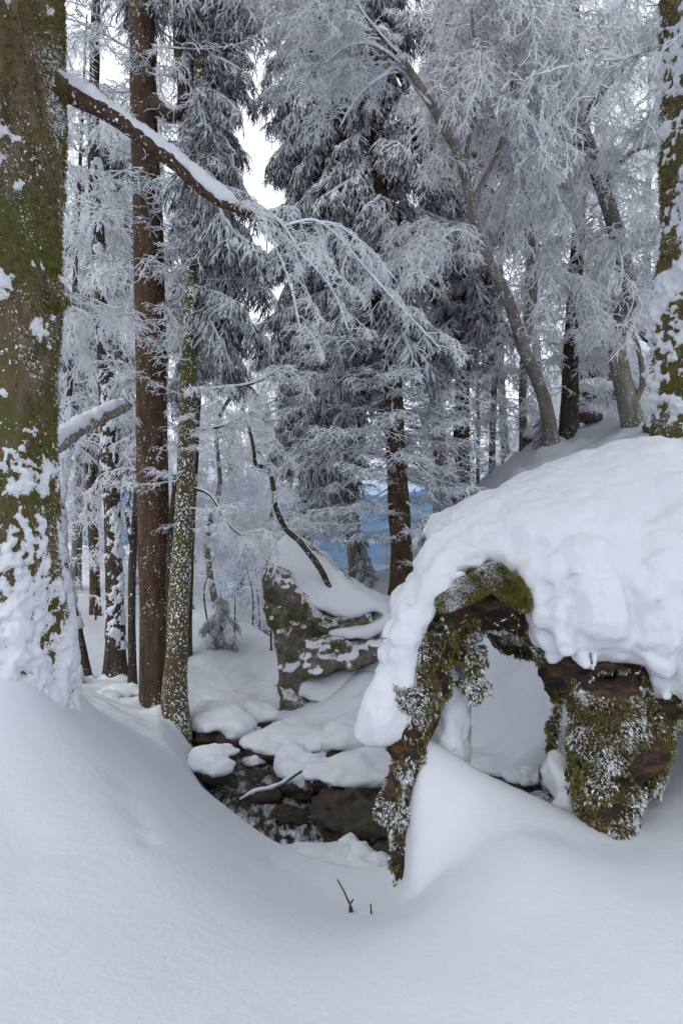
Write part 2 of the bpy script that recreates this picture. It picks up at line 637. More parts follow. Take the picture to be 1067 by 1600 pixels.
_pts += [np.array(a, float) for a in [
    (2.65, 5.5, -0.6), (1.5, 6.2, -1.6), (2.0, 8.0, -0.9), (4.0, 6.0, -0.1), (6, 3, -0.6), (-4, 0, -0.4), (4, 0, -1.2), (0, -3, -1.4), (-4, -4, -0.6),
    (4, -4, -1.2), (-6, 6, -0.9), (-8, 12, -1.0), (10, 12, 4.2), (10, 25, 6.5), (4, 22, 0.2), (1.2, 14, -3.2), (0.6, 18, -7.0), (-1.5, 26, -9.0),
    (-25, 40, -2), (-12, 40, -7), (-5, 40, -13), (2, 40, -19), (10, 40, -10), (22, 40, 6), (32, 62, 2), (0, 62, -34), (-26, 62, -14), (-18, 20, 0), (20, 5, 3), (-18, 0, 1)]]
_pts = np.array(_pts)

def _tps_solve(X, z, reg):
    d = np.linalg.norm(X[:, None] - X[None], axis=2)
    K = np.where(d > 0, d * d * np.log(d + 1e-12), 0)
    n = len(X)
    A = np.zeros((n + 3, n + 3))
    A[:n, :n] = K + reg * np.eye(n)
    A[:n, n:] = np.c_[np.ones(n), X]
    A[n:, :n] = A[:n, n:].T
    return np.linalg.solve(A, np.r_[z, 0, 0, 0])
# near things need finer spacing than far ones: solve in a depth-compressed plane
def _warp(x, y):
    s = 1.0 / (1.0 + 0.06 * np.hypot(x, y))
    return np.c_[x * s, y * s]
_tw = _tps_solve(_warp(_pts[:, 0], _pts[:, 1]), _pts[:, 2], 0.004)
_tx = _warp(_pts[:, 0], _pts[:, 1])

def terrain_base(x, y):
    q = _warp(x, y)
    out = _tw[-3] + q @ _tw[-2:]
    for k in range(len(_tx)):
        d2 = (q[:, 0] - _tx[k, 0]) ** 2 + (q[:, 1] - _tx[k, 1]) ** 2
        out += _tw[k] * 0.5 * d2 * np.log(d2 + 1e-12)
    return out

STREAM = np.array([P(330, 1112, 7.9), P(352, 1135, 7.2), P(366, 1162, 6.65), P(386, 1204, 6.1), P(430, 1258, 5.5), P(490, 1302, 5.1), P(560, 1352, 4.78), P(612, 1398, 4.5)])
STREAM = np.concatenate([STREAM, [[0.8, 4.4, -2.62], [1.5, 4.6, -2.70], [2.6, 4.9, -2.8]]])
SC = crom(STREAM, 90)
SC[:, 2] = np.minimum.accumulate(SC[:, 2])
SW = np.interp(np.linspace(0, 1, 90), [0, .15, .3, .45, .6, .7, .8, 1], [.12, .16, .22, .34, .42, .36, .30, .3])

def stream_dist(x, y):
    best = np.full(len(x), 1e9)
    zi = np.zeros(len(x))
    for k in range(len(SC)):
        d = np.hypot(x - SC[k, 0], y - SC[k, 1]) - SW[k]
        m = d < best
        best[m] = d[m]
        zi[m] = SC[k, 2]
    return best, zi

# snow heaped against the feet of the trunks: x, y, radius, height
COLLARS = [(*P(a, 0, d)[:2], r, h) for a, d, r, h in [(-22, 3.6, 0.37, 0.26), (247, 7.0, 0.17, 0.12), (272, 6.6, 0.12, 0.10), (181, 8.5, 0.11, 0.12), (138, 9.0, 0.07, 0.10), (624, 9.5, 0.16, 0.10), (990, 10.0, 0.14, 0.14), (888, 11.0, 0.14, 0.14), (862, 10.5, 0.11, 0.14), (722, 12.0, 0.14, 0.15)]]
DENTS = [(*P(a, 0, d)[:2], r, h) for a, d, r, h in [(232, 2.85, 0.035, 0.022), (205, 3.1, 0.06, 0.018), (222, 3.0, 0.045, 0.02), (190, 3.3, 0.07, 0.015), (300, 3.6, 0.05, 0.012), (430, 3.5, 0.06, 0.012), (730, 2.9, 0.06, 0.010), (680, 3.05, 0.05, 0.012), (650, 2.95, 0.04, 0.012)]]
RA, RB = P(662, 1152, 3.38), P(880, 1300, 3.22)      # crest of the drift blown through the arch
def terrain(x, y, fine=True):
    x, y = np.asarray(x, float), np.asarray(y, float)
    z = terrain_base(x, y)
    ab = RB[:2] - RA[:2]
    t = ((x - RA[0]) * ab[0] + (y - RA[1]) * ab[1]) / (ab @ ab)
    tc = np.clip(t, 0, 1)
    dx, dy = x - RA[0] - tc * ab[0], y - RA[1] - tc * ab[1]
    prof = RA[2] + (RB[2] - RA[2]) * (0.80 * tc + 0.20 * tc ** 2)
    front = np.where(dy < 0, 0.10 * -dy + (0.55 + 1.6 * np.exp(-5 * tc)) * dy * dy, 1.0 * dy)
    left = np.where(dx < 0, 34.0 * dx * dx, 0)
    z = smax(z, prof - front - left - np.clip(t - 1, 0, 9) * 0.4, 0.07 + 0.24 * sstep(0.0, 0.5, t))
    d, zs = stream_dist(x, y)
    bed = zs - 0.10
    k = sstep(0.0, 0.55, d)
    z = np.where(d < 0.55, np.minimum(z, bed + (np.maximum(z, bed) - bed) * np.where(d < 0, 0, k)), z)
    for cx, cy_, rr, hh in COLLARS:
        rad = np.hypot(x - cx, y - cy_)
        z = z + hh * np.exp(-(np.clip(rad - rr, 0, 9) / (0.35 * rr + 0.06)) ** 1.3) * (0.75 + 0.35 * np.sin(3 * np.arctan2(y - cy_, x - cx) + cx))
    for cx, cy_, rr, hh in DENTS:
        z = z - hh * np.exp(-((x - cx) / rr) ** 2 - ((y - cy_) / (1.8 * rr)) ** 2)
    if fine:
        p = np.c_[x, y, np.zeros_like(x)]
        far = sstep(6, 20, np.hypot(x, y))
        mid = sstep(4.2, 6.5, np.hypot(x, y))
        z = z + (0.018 + 0.03 * mid + 0.25 * far) * fbm(p * (1.3 - 0.9 * far)[:, None], 2) + (0.003 + 0.018 * mid + 0.05 * sstep(1.5, 3.0, x) * sstep(8, 10, y)) * fbm(p * 5.0, 3)
    return z

def ground_z(x, y):
    return float(terrain(np.array([x]), np.array([y]))[0])

def axis(lo, hi, fine_lo, fine_hi, h, grow=1.07):
    a = list(np.arange(fine_lo, fine_hi + h / 2, h))
    s, v = h, a[-1]
    while v < hi:
        s *= grow
        v += s
        a.append(v)
    s, v, b = h, a[0], []
    while v > lo:
        s *= grow
        v -= s
        b.append(v)
    return np.array(b[::-1] + a)

gx = axis(-45, 45, -3.2, 2.6, 0.024)
gy = axis(-8, 66, 1.2, 8.6, 0.024)
GX, GY = np.meshgrid(gx, gy)
GZ = terrain(GX.ravel(), GY.ravel())
idx = np.arange(GX.size).reshape(GX.shape)
GQ = np.stack([idx[:-1, :-1], idx[:-1, 1:], idx[1:, 1:], idx[1:, :-1]], -1).reshape(-1, 4)
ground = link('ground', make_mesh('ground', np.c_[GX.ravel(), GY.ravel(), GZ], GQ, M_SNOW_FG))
ground['kind'] = 'structure'

# stream water
nw = 15
ts = tangents(SC[None])[0]
nrm = np.c_[-ts[:, 1], ts[:, 0]] / np.linalg.norm(ts[:, :2], axis=1)[:, None]
fine_i = np.linspace(0, 89, 400)
scx = np.stack([np.interp(fine_i, np.arange(90), SC[:, k]) for k in range(3)], 1)
nfx = np.stack([np.interp(fine_i, np.arange(90), nrm[:, k]) for k in range(2)], 1)
swf = np.interp(fine_i, np.arange(90), SW) + 0.32
u = np.linspace(-1, 1, 61)
WV = np.zeros((400, 61, 3))
WV[:, :, :2] = scx[:, None, :2] + nfx[:, None, :] * (swf[:, None] * u[None])[:, :, None]
WV[:, :, 2] = scx[:, None, 2]
wv = WV.reshape(-1, 3)
wv[:, 2] += 0.022 * fbm(wv * [5, 5, 0], 3) + 0.010 * fbm(wv * [14, 14, 0], 2)
ii = np.arange(400 * 61).reshape(400, 61)
WQ = np.stack([ii[:-1, :-1], ii[:-1, 1:], ii[1:, 1:], ii[1:, :-1]], -1).reshape(-1, 4)
foam = np.repeat(np.interp(fine_i, [0, 30, 42, 50, 60, 75, 89], [0.3, 0.45, 1.0, 1.0, 1.0, 0.8, 0.3]), 61)
water = link('stream', make_mesh('stream', wv, WQ, M_WATER, attr={'foam': foam}))
water['kind'] = 'structure'

# far valley and hills
vx = np.linspace(-9000, 9000, 150)
vy = np.concatenate([np.linspace(45, 1200, 40), np.linspace(1300, 12000, 110)])
VX, VY = np.meshgrid(vx, vy)
q = np.c_[VX.ravel(), VY.ravel(), np.zeros(VX.size)]
vz = np.interp(q[:, 1], [45, 120, 900, 4500, 7500, 9000, 12000], [-40, -95, -430, -440, 80, 190, 240])
vz += (30 + 110 * sstep(4200, 7500, q[:, 1])) * fbm(q / 1500.0, 4) * sstep(900, 2500, q[:, 1])
i2 = np.arange(VX.size).reshape(VX.shape)
VQ = np.stack([i2[:-1, :-1], i2[:-1, 1:], i2[1:, 1:], i2[1:, :-1]], -1).reshape(-1, 4)
mv, N, L, b = new_mat('valley_forest')
n = noise_node(N, L, 0.0016, 8, 0.65)
L.new(ramp(N, L, n.outputs['Fac'], [(0.4, (0.022, 0.035, 0.030)), (0.56, (0.06, 0.075, 0.055)), (0.66, (0.30, 0.31, 0.30))]).outputs['Color'], b.inputs['Base Color'])
b.inputs['Roughness'].default_value = 1.0
valley = link('valley_hills', make_mesh('valley_hills', np.c_[q[:, :2], vz], VQ, mv))
valley['kind'] = 'structure'

# air between here and the far hills
hv = np.array([[sx * 9500, (-300 if sy < 0 else 12500), (-900 if sz < 0 else 420)] for sx in (-1, 1) for sy in (-1, 1) for sz in (-1, 1)], float)
hq = np.array([[0, 1, 3, 2], [4, 6, 7, 5], [0, 4, 5, 1], [2, 3, 7, 6], [0, 2, 6, 4], [1, 5, 7, 3]])
mh = bpy.data.materials.new('hazy_air')
mh.use_nodes = True
hn, hl = mh.node_tree.nodes, mh.node_tree.links
hn.clear()
ho = hn.new('ShaderNodeOutputMaterial')
pv = hn.new('ShaderNodeVolumePrincipled')
pv.inputs['Color'].default_value = (0.20, 0.41, 0.85, 1)
pv.inputs['Density'].default_value = 0.00011
hl.new(pv.outputs['Volume'], ho.inputs['Volume'])
haze = link('haze', make_mesh('haze', hv, hq, mh, smooth=False))
haze['kind'] = 'stuff'

# ------------------------------------------------------------------ branch kinds (shared meshes, local +X outwards, +Z up)
def unit(v):
    return v / (np.linalg.norm(v, axis=-1, keepdims=True) + 1e-9)

def children(rng, par, n, s0, s1, ang, length, droop, k, flat=0.4, side_alt=True, wob=0.06):
    """n children on each of the parent polylines (M,K,3) -> (M*n,k,3), position along parent s"""
    M, K = par.shape[:2]
    s = np.sort(rng.uniform(s0, s1, (M, n)), axis=1)
    f = s * (K - 1)
    i = np.minimum(f.astype(int), K - 2)
    w = (f - i)[..., None]
    mi = np.arange(M)[:, None]
    st = par[mi, i] * (1 - w) + par[mi, i + 1] * w
    T = unit(par[mi, i + 1] - par[mi, i])
    side = unit(np.cross(T, np.array([0, 0, 1.0])) + 1e-6)
    upv = np.cross(side, T)
    sg = np.where(np.arange(n) % 2 == 0, 1.0, -1.0)[None, :, None] if side_alt else np.sign(rng.standard_normal((M, n, 1)))
    a = (ang + 0.25 * rng.standard_normal((M, n)))[..., None]
    el = (flat * rng.standard_normal((M, n)))[..., None]
    d = unit(T * np.cos(a) + np.sin(a) * (sg * side * np.cos(el) + upv * np.sin(el)))
    ln = length(s) * rng.uniform(0.6, 1.25, (M, n))
    t = np.linspace(0, 1, k)[None, None, :, None]
    c = st[:, :, None, :] + d[:, :, None, :] * ln[:, :, None, None] * t
    c = c + np.array([0, 0, -1.0]) * (droop * ln)[:, :, None, None] * t ** 1.7
    c = c + wob * ln[:, :, None, None] * rng.standard_normal(c.shape) * (t > 0)
    return c.reshape(M * n, k, 3), s.reshape(-1)

def rads(rng, N, k, r0, r1, jit=0.25):
    r = np.linspace(r0, r1, k)[None] * np.ones((N, 1))
    return r * (1 + jit * rng.uniform(-1, 1, (N, k)))

def proto_veil(seed, L=1.5, hang=0.9, r=0.0082, nsec=15, nter=6, nq=2, rise=0.15):
    """rime-thick beech branch: arches outward and weeps in feathery sprays"""
    rng = np.random.default_rng(seed)
    t = np.linspace(0, 1, 12)
    main = np.zeros((1, 12, 3))
    main[0, :, 0] = L * (t - 0.28 * hang * t ** 2.2)
    main[0, :, 1] = 0.12 * L * np.sin(3 * t + rng.uniform(0, 6)) * t
    main[0, :, 2] = L * (rise * t - hang * t ** 2.2)
    main[0, 1:] += 0.018 * L * rng.standard_normal((11, 3))
    c1, _ = children(rng, main, nsec, 0.10, 1.0, 0.75, lambda s: L * (0.42 - 0.22 * s), 0.55, 7, 0.45)
    c2, _ = children(rng, c1, nter, 0.12, 1.0, 0.8, lambda s: 0.15 * L * (1.05 - 0.5 * s), 0.45, 4, 0.5)
    c3, _ = children(rng, c2, nq, 0.25, 1.0, 0.8, lambda s: 0.060 * L + 0 * s, 0.3, 2, 0.5)
    out = [tubes(main, rads(rng, 1, 12, 0.016, 0.008), 5), tubes(c1, rads(rng, len(c1), 7, r * 1.5, r), 3),
           tubes(c2, rads(rng, len(c2), 4, r * 1.15, r * 0.8), 3), tubes(c3, rads(rng, len(c3), 2, r, r * 0.6), 3)]
    return merge(out)

def proto_dead(seed, L=1.3, n1=12, sag=0.10):
    """bare lower spruce branch edged with rime"""
    rng = np.random.default_rng(seed)
    t = np.linspace(0, 1, 12)
    main = np.zeros((1, 12, 3))
    main[0, :, 0] = L * t
    main[0, :, 1] = 0.10 * L * np.sin(2.4 * t + rng.uniform(0, 6)) * t
    main[0, :, 2] = L * (0.04 * t - sag * np.sin(2.6 * t) - sag * 0.8 * t ** 2)
    c1, _ = children(rng, main, n1, 0.2, 0.98, 0.7, lambda s: L * (0.40 - 0.22 * s), 0.18, 7, 0.25)
    c2, _ = children(rng, c1, 5, 0.15, 0.95, 0.75, lambda s: L * 0.11 + 0 * s, 0.25, 4, 0.4)
    c3, _ = children(rng, c2, 2, 0.3, 0.95, 0.75, lambda s: L * 0.04 + 0 * s, 0.1, 2, 0.4)
    return merge([tubes(main, rads(rng, 1, 12, 0.017, 0.007), 5), tubes(c1, rads(rng, len(c1), 7, 0.0085, 0.005), 4),
                  tubes(c2, rads(rng, len(c2), 4, 0.0065, 0.0042), 3), tubes(c3, rads(rng, len(c3), 2, 0.0055, 0.0035), 3)])

def blob_rads(rng, N, k, r, lo=0.25):
    t = np.linspace(0, 1, k)
    prof = lo + (1 - lo) * np.sin(np.pi * np.clip(0.1 + 0.85 * t, 0, 1)) ** 0.7
    return r * prof[None] * (1 + 0.3 * rng.uniform(-1, 1, (N, k)))

def proto_spruce(seed, L=1.4, droop=0.55, nsec=20, nter=11, curtain=0.9):
    """live spruce branch: needled twigs hanging in curtains, snow along the top"""
    rng = np.random.default_rng(seed)
    t = np.linspace(0, 1, 11)
    main = np.zeros((1, 11, 3))
    main[0, :, 0] = L * (t - 0.12 * droop * t ** 2)
    main[0, :, 1] = 0.08 * L * np.sin(2.5 * t + rng.uniform(0, 6)) * t
    main[0, :, 2] = L * (0.06 * t - droop * t ** 1.6 + 0.10 * droop * t ** 4)
    c1, s1 = children(rng, main, nsec, 0.12, 1.0, 0.85, lambda s: L * (0.40 - 0.24 * s), 0.75 * curtain, 6, 0.3)
    c2, _ = children(rng, c1, nter, 0.05, 1.0, 0.75, lambda s: 0.115 * L + 0 * s, 1.1 * curtain, 4, 0.5, wob=0.05)
    c3, _ = children(rng, c2, 2, 0.2, 0.95, 0.7, lambda s: 0.05 * L + 0 * s, 0.8 * curtain, 3, 0.6, wob=0.05)
    need = [tubes(main, rads(rng, 1, 11, 0.020, 0.009), 5), tubes(c1, rads(rng, len(c1), 6, 0.014, 0.010), 4),
            tubes(c2, blob_rads(rng, len(c2), 4, 0.0135), 4), tubes(c3, blob_rads(rng, len(c3), 3, 0.0105), 3)]
    V, Q = merge(need)
    # lumps of snow lying along the upper side
    pick = rng.random(len(c1)) < 0.60
    sn = c1[pick][:, 1:5].copy()
    sn[:, :, 2] += 0.014
    sV, sQ = tubes(sn, blob_rads(rng, len(sn), 4, 0.030, 0.15), 6)
    m2 = main[:, 2:10].copy()
    m2[:, :, 2] += 0.018
    mV, mQ = tubes(m2, blob_rads(rng, 1, 8, 0.034, 0.2), 6)
    SV, SQ = merge([(sV, sQ), (mV, mQ)])
    nq = len(Q)
    V, Q = merge([(V, Q), (SV, SQ)])
    return V, Q, np.r_[np.zeros(nq, int), np.ones(len(SQ), int)]

VEIL = [make_mesh('rime_spray', *proto_veil(100 + k, hang=h, rise=ri), M_RIME, smooth=False) for k, (h, ri) in enumerate([(0.95, .2), (0.75, .25), (1.15, .3), (0.55, .2), (0.85, .1)])]
FAN = [make_mesh('rime_fan', *proto_veil(140 + k, hang=h, nsec=12, nter=5, nq=2, rise=ri), M_RIME, smooth=False) for k, (h, ri) in enumerate([(0.15, .15), (0.28, .3), (0.05, .35)])]
SPARSE = [make_mesh('rime_twigs', *proto_veil(160 + k, L=1.0, hang=h, nsec=9, nter=4, nq=2, r=0.0060, rise=ri), M_RIME, smooth=False) for k, (h, ri) in enumerate([(0.35, .1), (0.6, .2), (0.15, .1)])]
DEAD = [make_mesh('dead_branch', *proto_dead(200 + k, sag=s), M_RIME_DARK, smooth=False) for k, s in enumerate([.06, .12, .18, -.03])]
LIVE = []
for k, (dr, cu) in enumerate([(0.55, 0.9), (0.8, 1.1), (0.4, 0.8), (1.0, 1.2), (0.65, 1.0)]):
    V, Q, mi = proto_spruce(300 + k, droop=dr, curtain=cu)
    LIVE.append(make_mesh('needle_branch', V, Q, [M_NEEDLE, M_SNOW], mat_idx=mi, smooth=False))

# ------------------------------------------------------------------ trees
def put_branch(name, me, parent, base, pos, az, scale, tilt=0.0, roll=0.0):
    m = Matrix.Translation(Vector(np.asarray(pos) - np.asarray(base))) @ Euler((roll, tilt, az)).to_matrix().to_4x4() @ Matrix.Diagonal((*([scale] * 3 if isinstance(scale, (int, float)) else scale), 1))
    return link(name, me, parent, m)

class Tree:
    def __init__(self, name, label, path, rads_, bark, nu=20, nv=90, group=None, cat='tree', amp=0.10, flare=0.25, sink=0.25, seed=1):
        """path: control points in world space from the foot upwards, rads_: radii at them"""
        self.rng = np.random.default_rng(seed)
        path = np.asarray(path, float)
        b = path[0].copy()
        gz = ground_z(b[0], b[1])
        b[2] = min(b[2], gz + 0.02)
        self.base = np.array([b[0], b[1], gz])
        foot = np.array([b[0], b[1], gz - sink])
        if path[0][2] - foot[2] > 0.02:
            path = np.concatenate([[foot], path])
            rads_ = [rads_[0]] + list(rads_)
        self.root = root(name, label, cat, self.base, group)
        self.path = crom(path, nv)
        self.rad = np.interp(np.linspace(0, 1, nv), np.linspace(0, 1, len(rads_)), rads_)
        h = self.path[:, 2] - gz
        self.rad = self.rad * (1 + flare * np.exp(-np.clip(h, 0, 9) / (2.2 * rads_[0])))
        s = 1.0 / max(rads_[0], 0.05)
        self.s, self.amp = s, amp
        fun = lambda V, a, t, r: amp * np.interp(t, np.linspace(0, 1, nv), self.rad) * (fbm(V * s * [0.9, 0.9, 0.35], 3))
        self.V, self.Q = round_tube(self.path, self.rad, nu, fun)
        self.trunk = part('trunk', self.V, self.Q, bark, self.root, self.base)
        self.crown = None
        self.nb = 0

    def get_crown(self):
        if self.crown is None:
            self.crown = bpy.data.objects.new('crown', None)
            self.crown.empty_display_size = 0.2
            COL.objects.link(self.crown)
            self.crown.parent = self.root
        return self.crown

    def at_z(self, z):
        k = int(np.argmin(np.abs(self.path[:, 2] - z)))
        return self.path[k], self.rad[k]

    def branches(self, kinds, n, z0, z1, size, az=None, az_sd=9.0, tilt=(0.0, 0.12), name='branch', jitter=0.3):
        """n branches on the trunk between heights z0..z1; size(f) gives the scale"""
        r = self.rng
        for k in range(n):
            f = (k + r.random()) / n
            p, rr = self.at_z(z0 + (z1 - z0) * f)
            p = p.copy()
            p[2] = z0 + (z1 - z0) * f if abs(p[2] - (z0 + (z1 - z0) * f)) < 0.3 else p[2]
            a = (2.39996 * k + r.normal(0, 0.5)) if az is None else az + r.normal(0, az_sd)
            s = size(f) * r.uniform(1 - jitter, 1 + jitter)
            put_branch(name, kinds[r.integers(len(kinds))], self.get_crown(), self.base, p, a, (s, s * (1 if r.random() < .5 else -1), s), r.normal(*tilt), r.normal(0, 0.12))
            self.nb += 1

    def limb(self, pts, r0, r1, bark, snow=0.0, nu=12, n=40, name='limb', kinds=None, count=0, size=0.5, t0=0.25, az_follow=True, tilt=(0, .15), seed=3, snow_mat=None, overhead=False):
        path = crom(pts, n)
        rad = np.linspace(r0, r1, n)
        fun = lambda V, a, t, rr: 0.12 * r0 * fbm(V * 14, 2)
        V, Q = round_tube(path, rad, nu, fun)
        lo = part(name, V, Q, bark, self.root, self.base)
        if snow:
            rs = np.linspace(r0, r1, n)
            sp = path + np.array([0, 0, 1.0]) * (rs * 0.55 + snow * 0.45)[:, None]
            e = np.sin(np.pi * np.clip(np.linspace(0, 1.0, n), 0.0, 0.985)) ** 0.25
            sr = (rs * 0.72 + snow * 0.42) * e
            f2 = lambda V, a, t, rr: (0.40 * snow * fbm(V * 9, 3)) - 0.15 * snow
            V2, Q2 = round_tube(crom(sp, 3 * n), np.interp(np.linspace(0, 1, 3 * n), np.linspace(0, 1, n), sr), 18, f2)
            so = link('snow', make_mesh('snow', V2 - self.base, Q2, snow_mat or M_SNOW), lo)
        r = np.random.default_rng(seed)
        for k in range(count):
            f = t0 + (1 - t0) * (k + r.random()) / count
            i = min(int(f * (n - 1)), n - 2)
            T = path[i + 1] - path[i]
            a = math.atan2(T[1], T[0]) + (r.choice([-1, 1]) * r.uniform(0.2, 1.2) if az_follow else r.uniform(0, 6.28))
            s = size * r.uniform(0.65, 1.3)
            if overhead and (path[i][2] - 1.5 * s) < 0.80 * (path[i][1] + 1.4 * s):
                continue
            put_branch('branch', kinds[r.integers(len(kinds))], self.get_crown(), self.base, path[i], a, (s, s * r.choice([-1, 1]), s), r.normal(*tilt), r.normal(0, .2))
            self.nb += 1
        return path

# --- shell of wind-packed snow, and tufts of moss, on a trunk or rock
def crust_on(tree, thick, thr, freq, mat, side=None, name='snow_crust', nu=150, nv=260, z0=-3, z1=9, zfun=None):
    k = (tree.path[:, 2] > z0) & (tree.path[:, 2] < z1)
    pth = crom(tree.path[k][::3], nv)
    rd = np.interp(np.linspace(0, 1, nv), np.linspace(0, 1, k.sum()), tree.rad[k])
    def f(V, a, t, rr):
        n = 0.60 * fbm(V * freq, 2) + 0.55 * fbm(V * freq * 3.1, 2) + 0.45 * fbm(V * freq * 8, 2)
        b = thr(V, rr)
        body = tree.amp * np.repeat(rd, nu) * fbm(V * tree.s * [0.9, 0.9, 0.35], 3)
        return np.clip((n - b) * thick, -0.05, thick * 1.0) + 0.004 + body
    V, Q = round_tube(pth, rd, nu, f, cap_end=False)
    o = part(name, V, Q, mat, tree.root, tree.base)
    return V, Q

def tuft_mesh(p, nrm, rng, size, blades=3, down=0.35, spread=0.7):
    """little leaf-shaped shoots: each blade a bent kite of two triangles pairs"""
    n = len(p)
    V = np.zeros((n, blades, 4, 3))
    for b in range(blades):
        d = unit(nrm + spread * rng.standard_normal((n, 3)) + np.array([0, 0, -down]))
        s = unit(np.cross(d, rng.standard_normal((n, 3))))
        ln = (size * rng.uniform(0.5, 1.4, n))[:, None]
        V[:, b, 0] = p - nrm * 0.004
        V[:, b, 1] = p + d * ln * 0.5 + s * ln * 0.24
        V[:, b, 3] = p + d * ln * 0.5 - s * ln * 0.24
        V[:, b, 2] = p + d * ln + np.array([0, 0, -0.3]) * ln
    Q = np.arange(n * blades * 4).reshape(-1, 4)
    return V.reshape(-1, 3), Q

def moss_on(parent, base, V, Q, n, rng, mat, size=0.018, keep=None, name='moss', blades=3, down=0.35, freq=6.0):
    p, nr = surf_samples(V, Q, n, rng)
    if keep is not None:
        k = keep(p, nr)
        p, nr = p[k], nr[k]
    mV, mQ = tuft_mesh(p, nr, rng, size, blades, down)
    fr = 0.46 + 0.52 * fbm(p * freq, 3) + 0.15 * rng.standard_normal(len(p)) + 0.15 * nr[:, 2]
    fv = np.repeat(fr, blades * 4)
    fv = fv + np.tile([-0.15, 0.05, 0.25, 0.05], len(p) * blades)
    o = part(name, mV, mQ, mat, parent, base, kind='stuff', smooth=False, attr={'frost': np.clip(fv, 0, 1)})
    return o

# ================================================================== THE ARCHED STUMP
rng = np.random.default_rng(5)
SB = np.array([1.1, 3.5, -1.45])
stump = root('mossy_stump', 'huge mossy rotten stump with an arched opening under a deep snow cap', 'stump', SB)

def stump_f(p):
    f = cap(p, P(642, 1440, 3.20), P(624, 1260, 3.30), 0.055, 0.072)
    f = smin(f, cap(p, P(624, 1260, 3.30), P(650, 1080, 3.42), 0.072, 0.115), 0.06)
    f = smin(f, cap(p, P(648, 1080, 3.42), P(705, 960, 3.52), 0.12, 0.15), 0.06)
    f = smin(f, cap(p, P(700, 950, 3.52), P(800, 930, 3.55), 0.15, 0.17), 0.06)
    f = smin(f, cap(p, P(800, 950, 3.55), P(880, 1005, 3.5), 0.13, 0.13), 0.05)
    f = smin(f, cap(p, P(722, 985, 3.40), P(750, 1068, 3.38), 0.135, 0.085), 0.03)      # hanging clump
    f = smin(f, cap(p, P(880, 1020, 3.45), P(1090, 1060, 3.50), 0.15, 0.24), 0.08)
    f = smin(f, cap(p, P(945, 1090, 3.30), P(930, 1240, 3.24), 0.17, 0.155), 0.06)
    f = smin(f, cap(p, P(930, 1230, 3.24), P(965, 1310, 3.18), 0.15, 0.12), 0.06)
    f = smin(f, cap(p, P(1000, 1110, 3.32), P(1010, 1230, 3.36), 0.11, 0.07), 0.05)
    f = smin(f, cap(p, P(872, 1060, 3.50), P(862, 1260, 3.55), 0.06, 0.065), 0.03)
    f = smin(f, cap(p, P(1060, 1060, 3.45), P(1250, 1120, 3.4), 0.22, 0.25), 0.06)
    f = smin(f, ell(p, P(960, 960, 4.0), (0.85, 0.45, 0.30)), 0.10)
    f = smax(f, -ell(p, P(962, 1062, 3.16), (0.13, 0.17, 0.065)), 0.03)                  # rotted hollow
    f = smax(f, -ell(p, P(762, 1000, 3.28), (0.16, 0.14, 0.09)), 0.03)
    return f

def stump_noise(p):
    a = fbm(p * [5, 5, 9], 3)
    bb = 1 - np.abs(fbm(p * [14, 14, 8], 2))
    fib = 1 - np.abs(fbm(p * [7, 16, 30], 2))
    return 0.034 * a - 0.030 * bb + 0.026 + 0.045 * fbm(p * 2.7, 2) - 0.014 * fib

sv, sq = surface_nets(stump_f, (0.05, 2.95, -2.1), (2.5, 4.6, -0.1), 0.0115, stump_noise)
part('wood', sv, sq, M_WOOD, stump, SB)

ZC_X = (np.array([540, 566, 580, 640, 655, 672, 690, 720, 780, 815, 828, 840, 920, 960, 1005, 1020, 1067, 1300]) - 533.5) / FPX * 3.30
ZC_Z = (800 - np.array([1182, 1178, 1172, 1150, 1040, 990, 940, 906, 888, 918, 985, 1018, 1028, 1040, 1052, 1085, 1118, 1180])) / FPX * 3.30

def cap_f(p):
    f = ell(p, P(1010, 925, 4.05), (1.02, 0.85, 0.90))
    f = smin(f, ell(p, P(835, 925, 3.85), (0.68, 0.62, 0.62)), 0.22)
    f = smin(f, ell(p, P(715, 985, 3.58), (0.27, 0.36, 0.46)), 0.14)
    f = smin(f, cap(p, P(668, 980, 3.46), P(606, 1130, 3.40), 0.20, 0.135), 0.12)
    f = smin(f, ell(p, P(1090, 950, 3.50), (0.62, 0.48, 0.56)), 0.035)
    f = smin(f, ell(p, P(900, 945, 3.46), (0.36, 0.36, 0.40)), 0.09)
    f = smin(f, ell(p, P(1300, 900, 3.9), (0.75, 0.8, 0.85)), 0.2)
    zc = np.interp(p[:, 0], ZC_X, ZC_Z)
    zc = zc - 0.25 * np.clip(p[:, 1] - 3.9, 0, 9)
    g = (zc - p[:, 2]) * 0.80
    return smax(f, g, 0.05)

def cap_noise(p):
    lump = np.abs(fbm(p * 4.2, 2))
    low = sstep(0.15, -0.35, p[:, 2])
    return 0.030 * fbm(p * 2.2, 2) - (0.022 + 0.065 * low) * (lump - 0.25) - 0.022 * (np.abs(fbm(p * 10, 2)) - .3) * (0.4 + low) + 0.006 * fbm(p * 26, 3)

cv, cq = surface_nets(cap_f, (0.0, 2.85, -1.4), (3.0, 5.1, 0.72), 0.0165, cap_noise)
scap = part('snow_cap', cv, cq, M_SNOW, stump, SB)

def inner_f(p):
    f = ell(p, P(694, 1140, 3.66), (0.135, 0.26, 0.52))
    f = smin(f, ell(p, P(868, 1210, 3.46), (0.06, 0.09, 0.11)), 0.02)
    f = smin(f, ell(p, P(880, 1300, 3.34), (0.13, 0.14, 0.16)), 0.04)
    f = smin(f, ell(p, P(890, 1180, 3.36), (0.03, 0.05, 0.16)), 0.02)
    return f
iv, iq = surface_nets(inner_f, (0.3, 2.9, -1.9), (1.6, 4.1, -0.5), 0.014, lambda p: 0.034 * fbm(p * 8, 3))
part('packed_snow', iv, iq, M_SNOW, stump, SB)

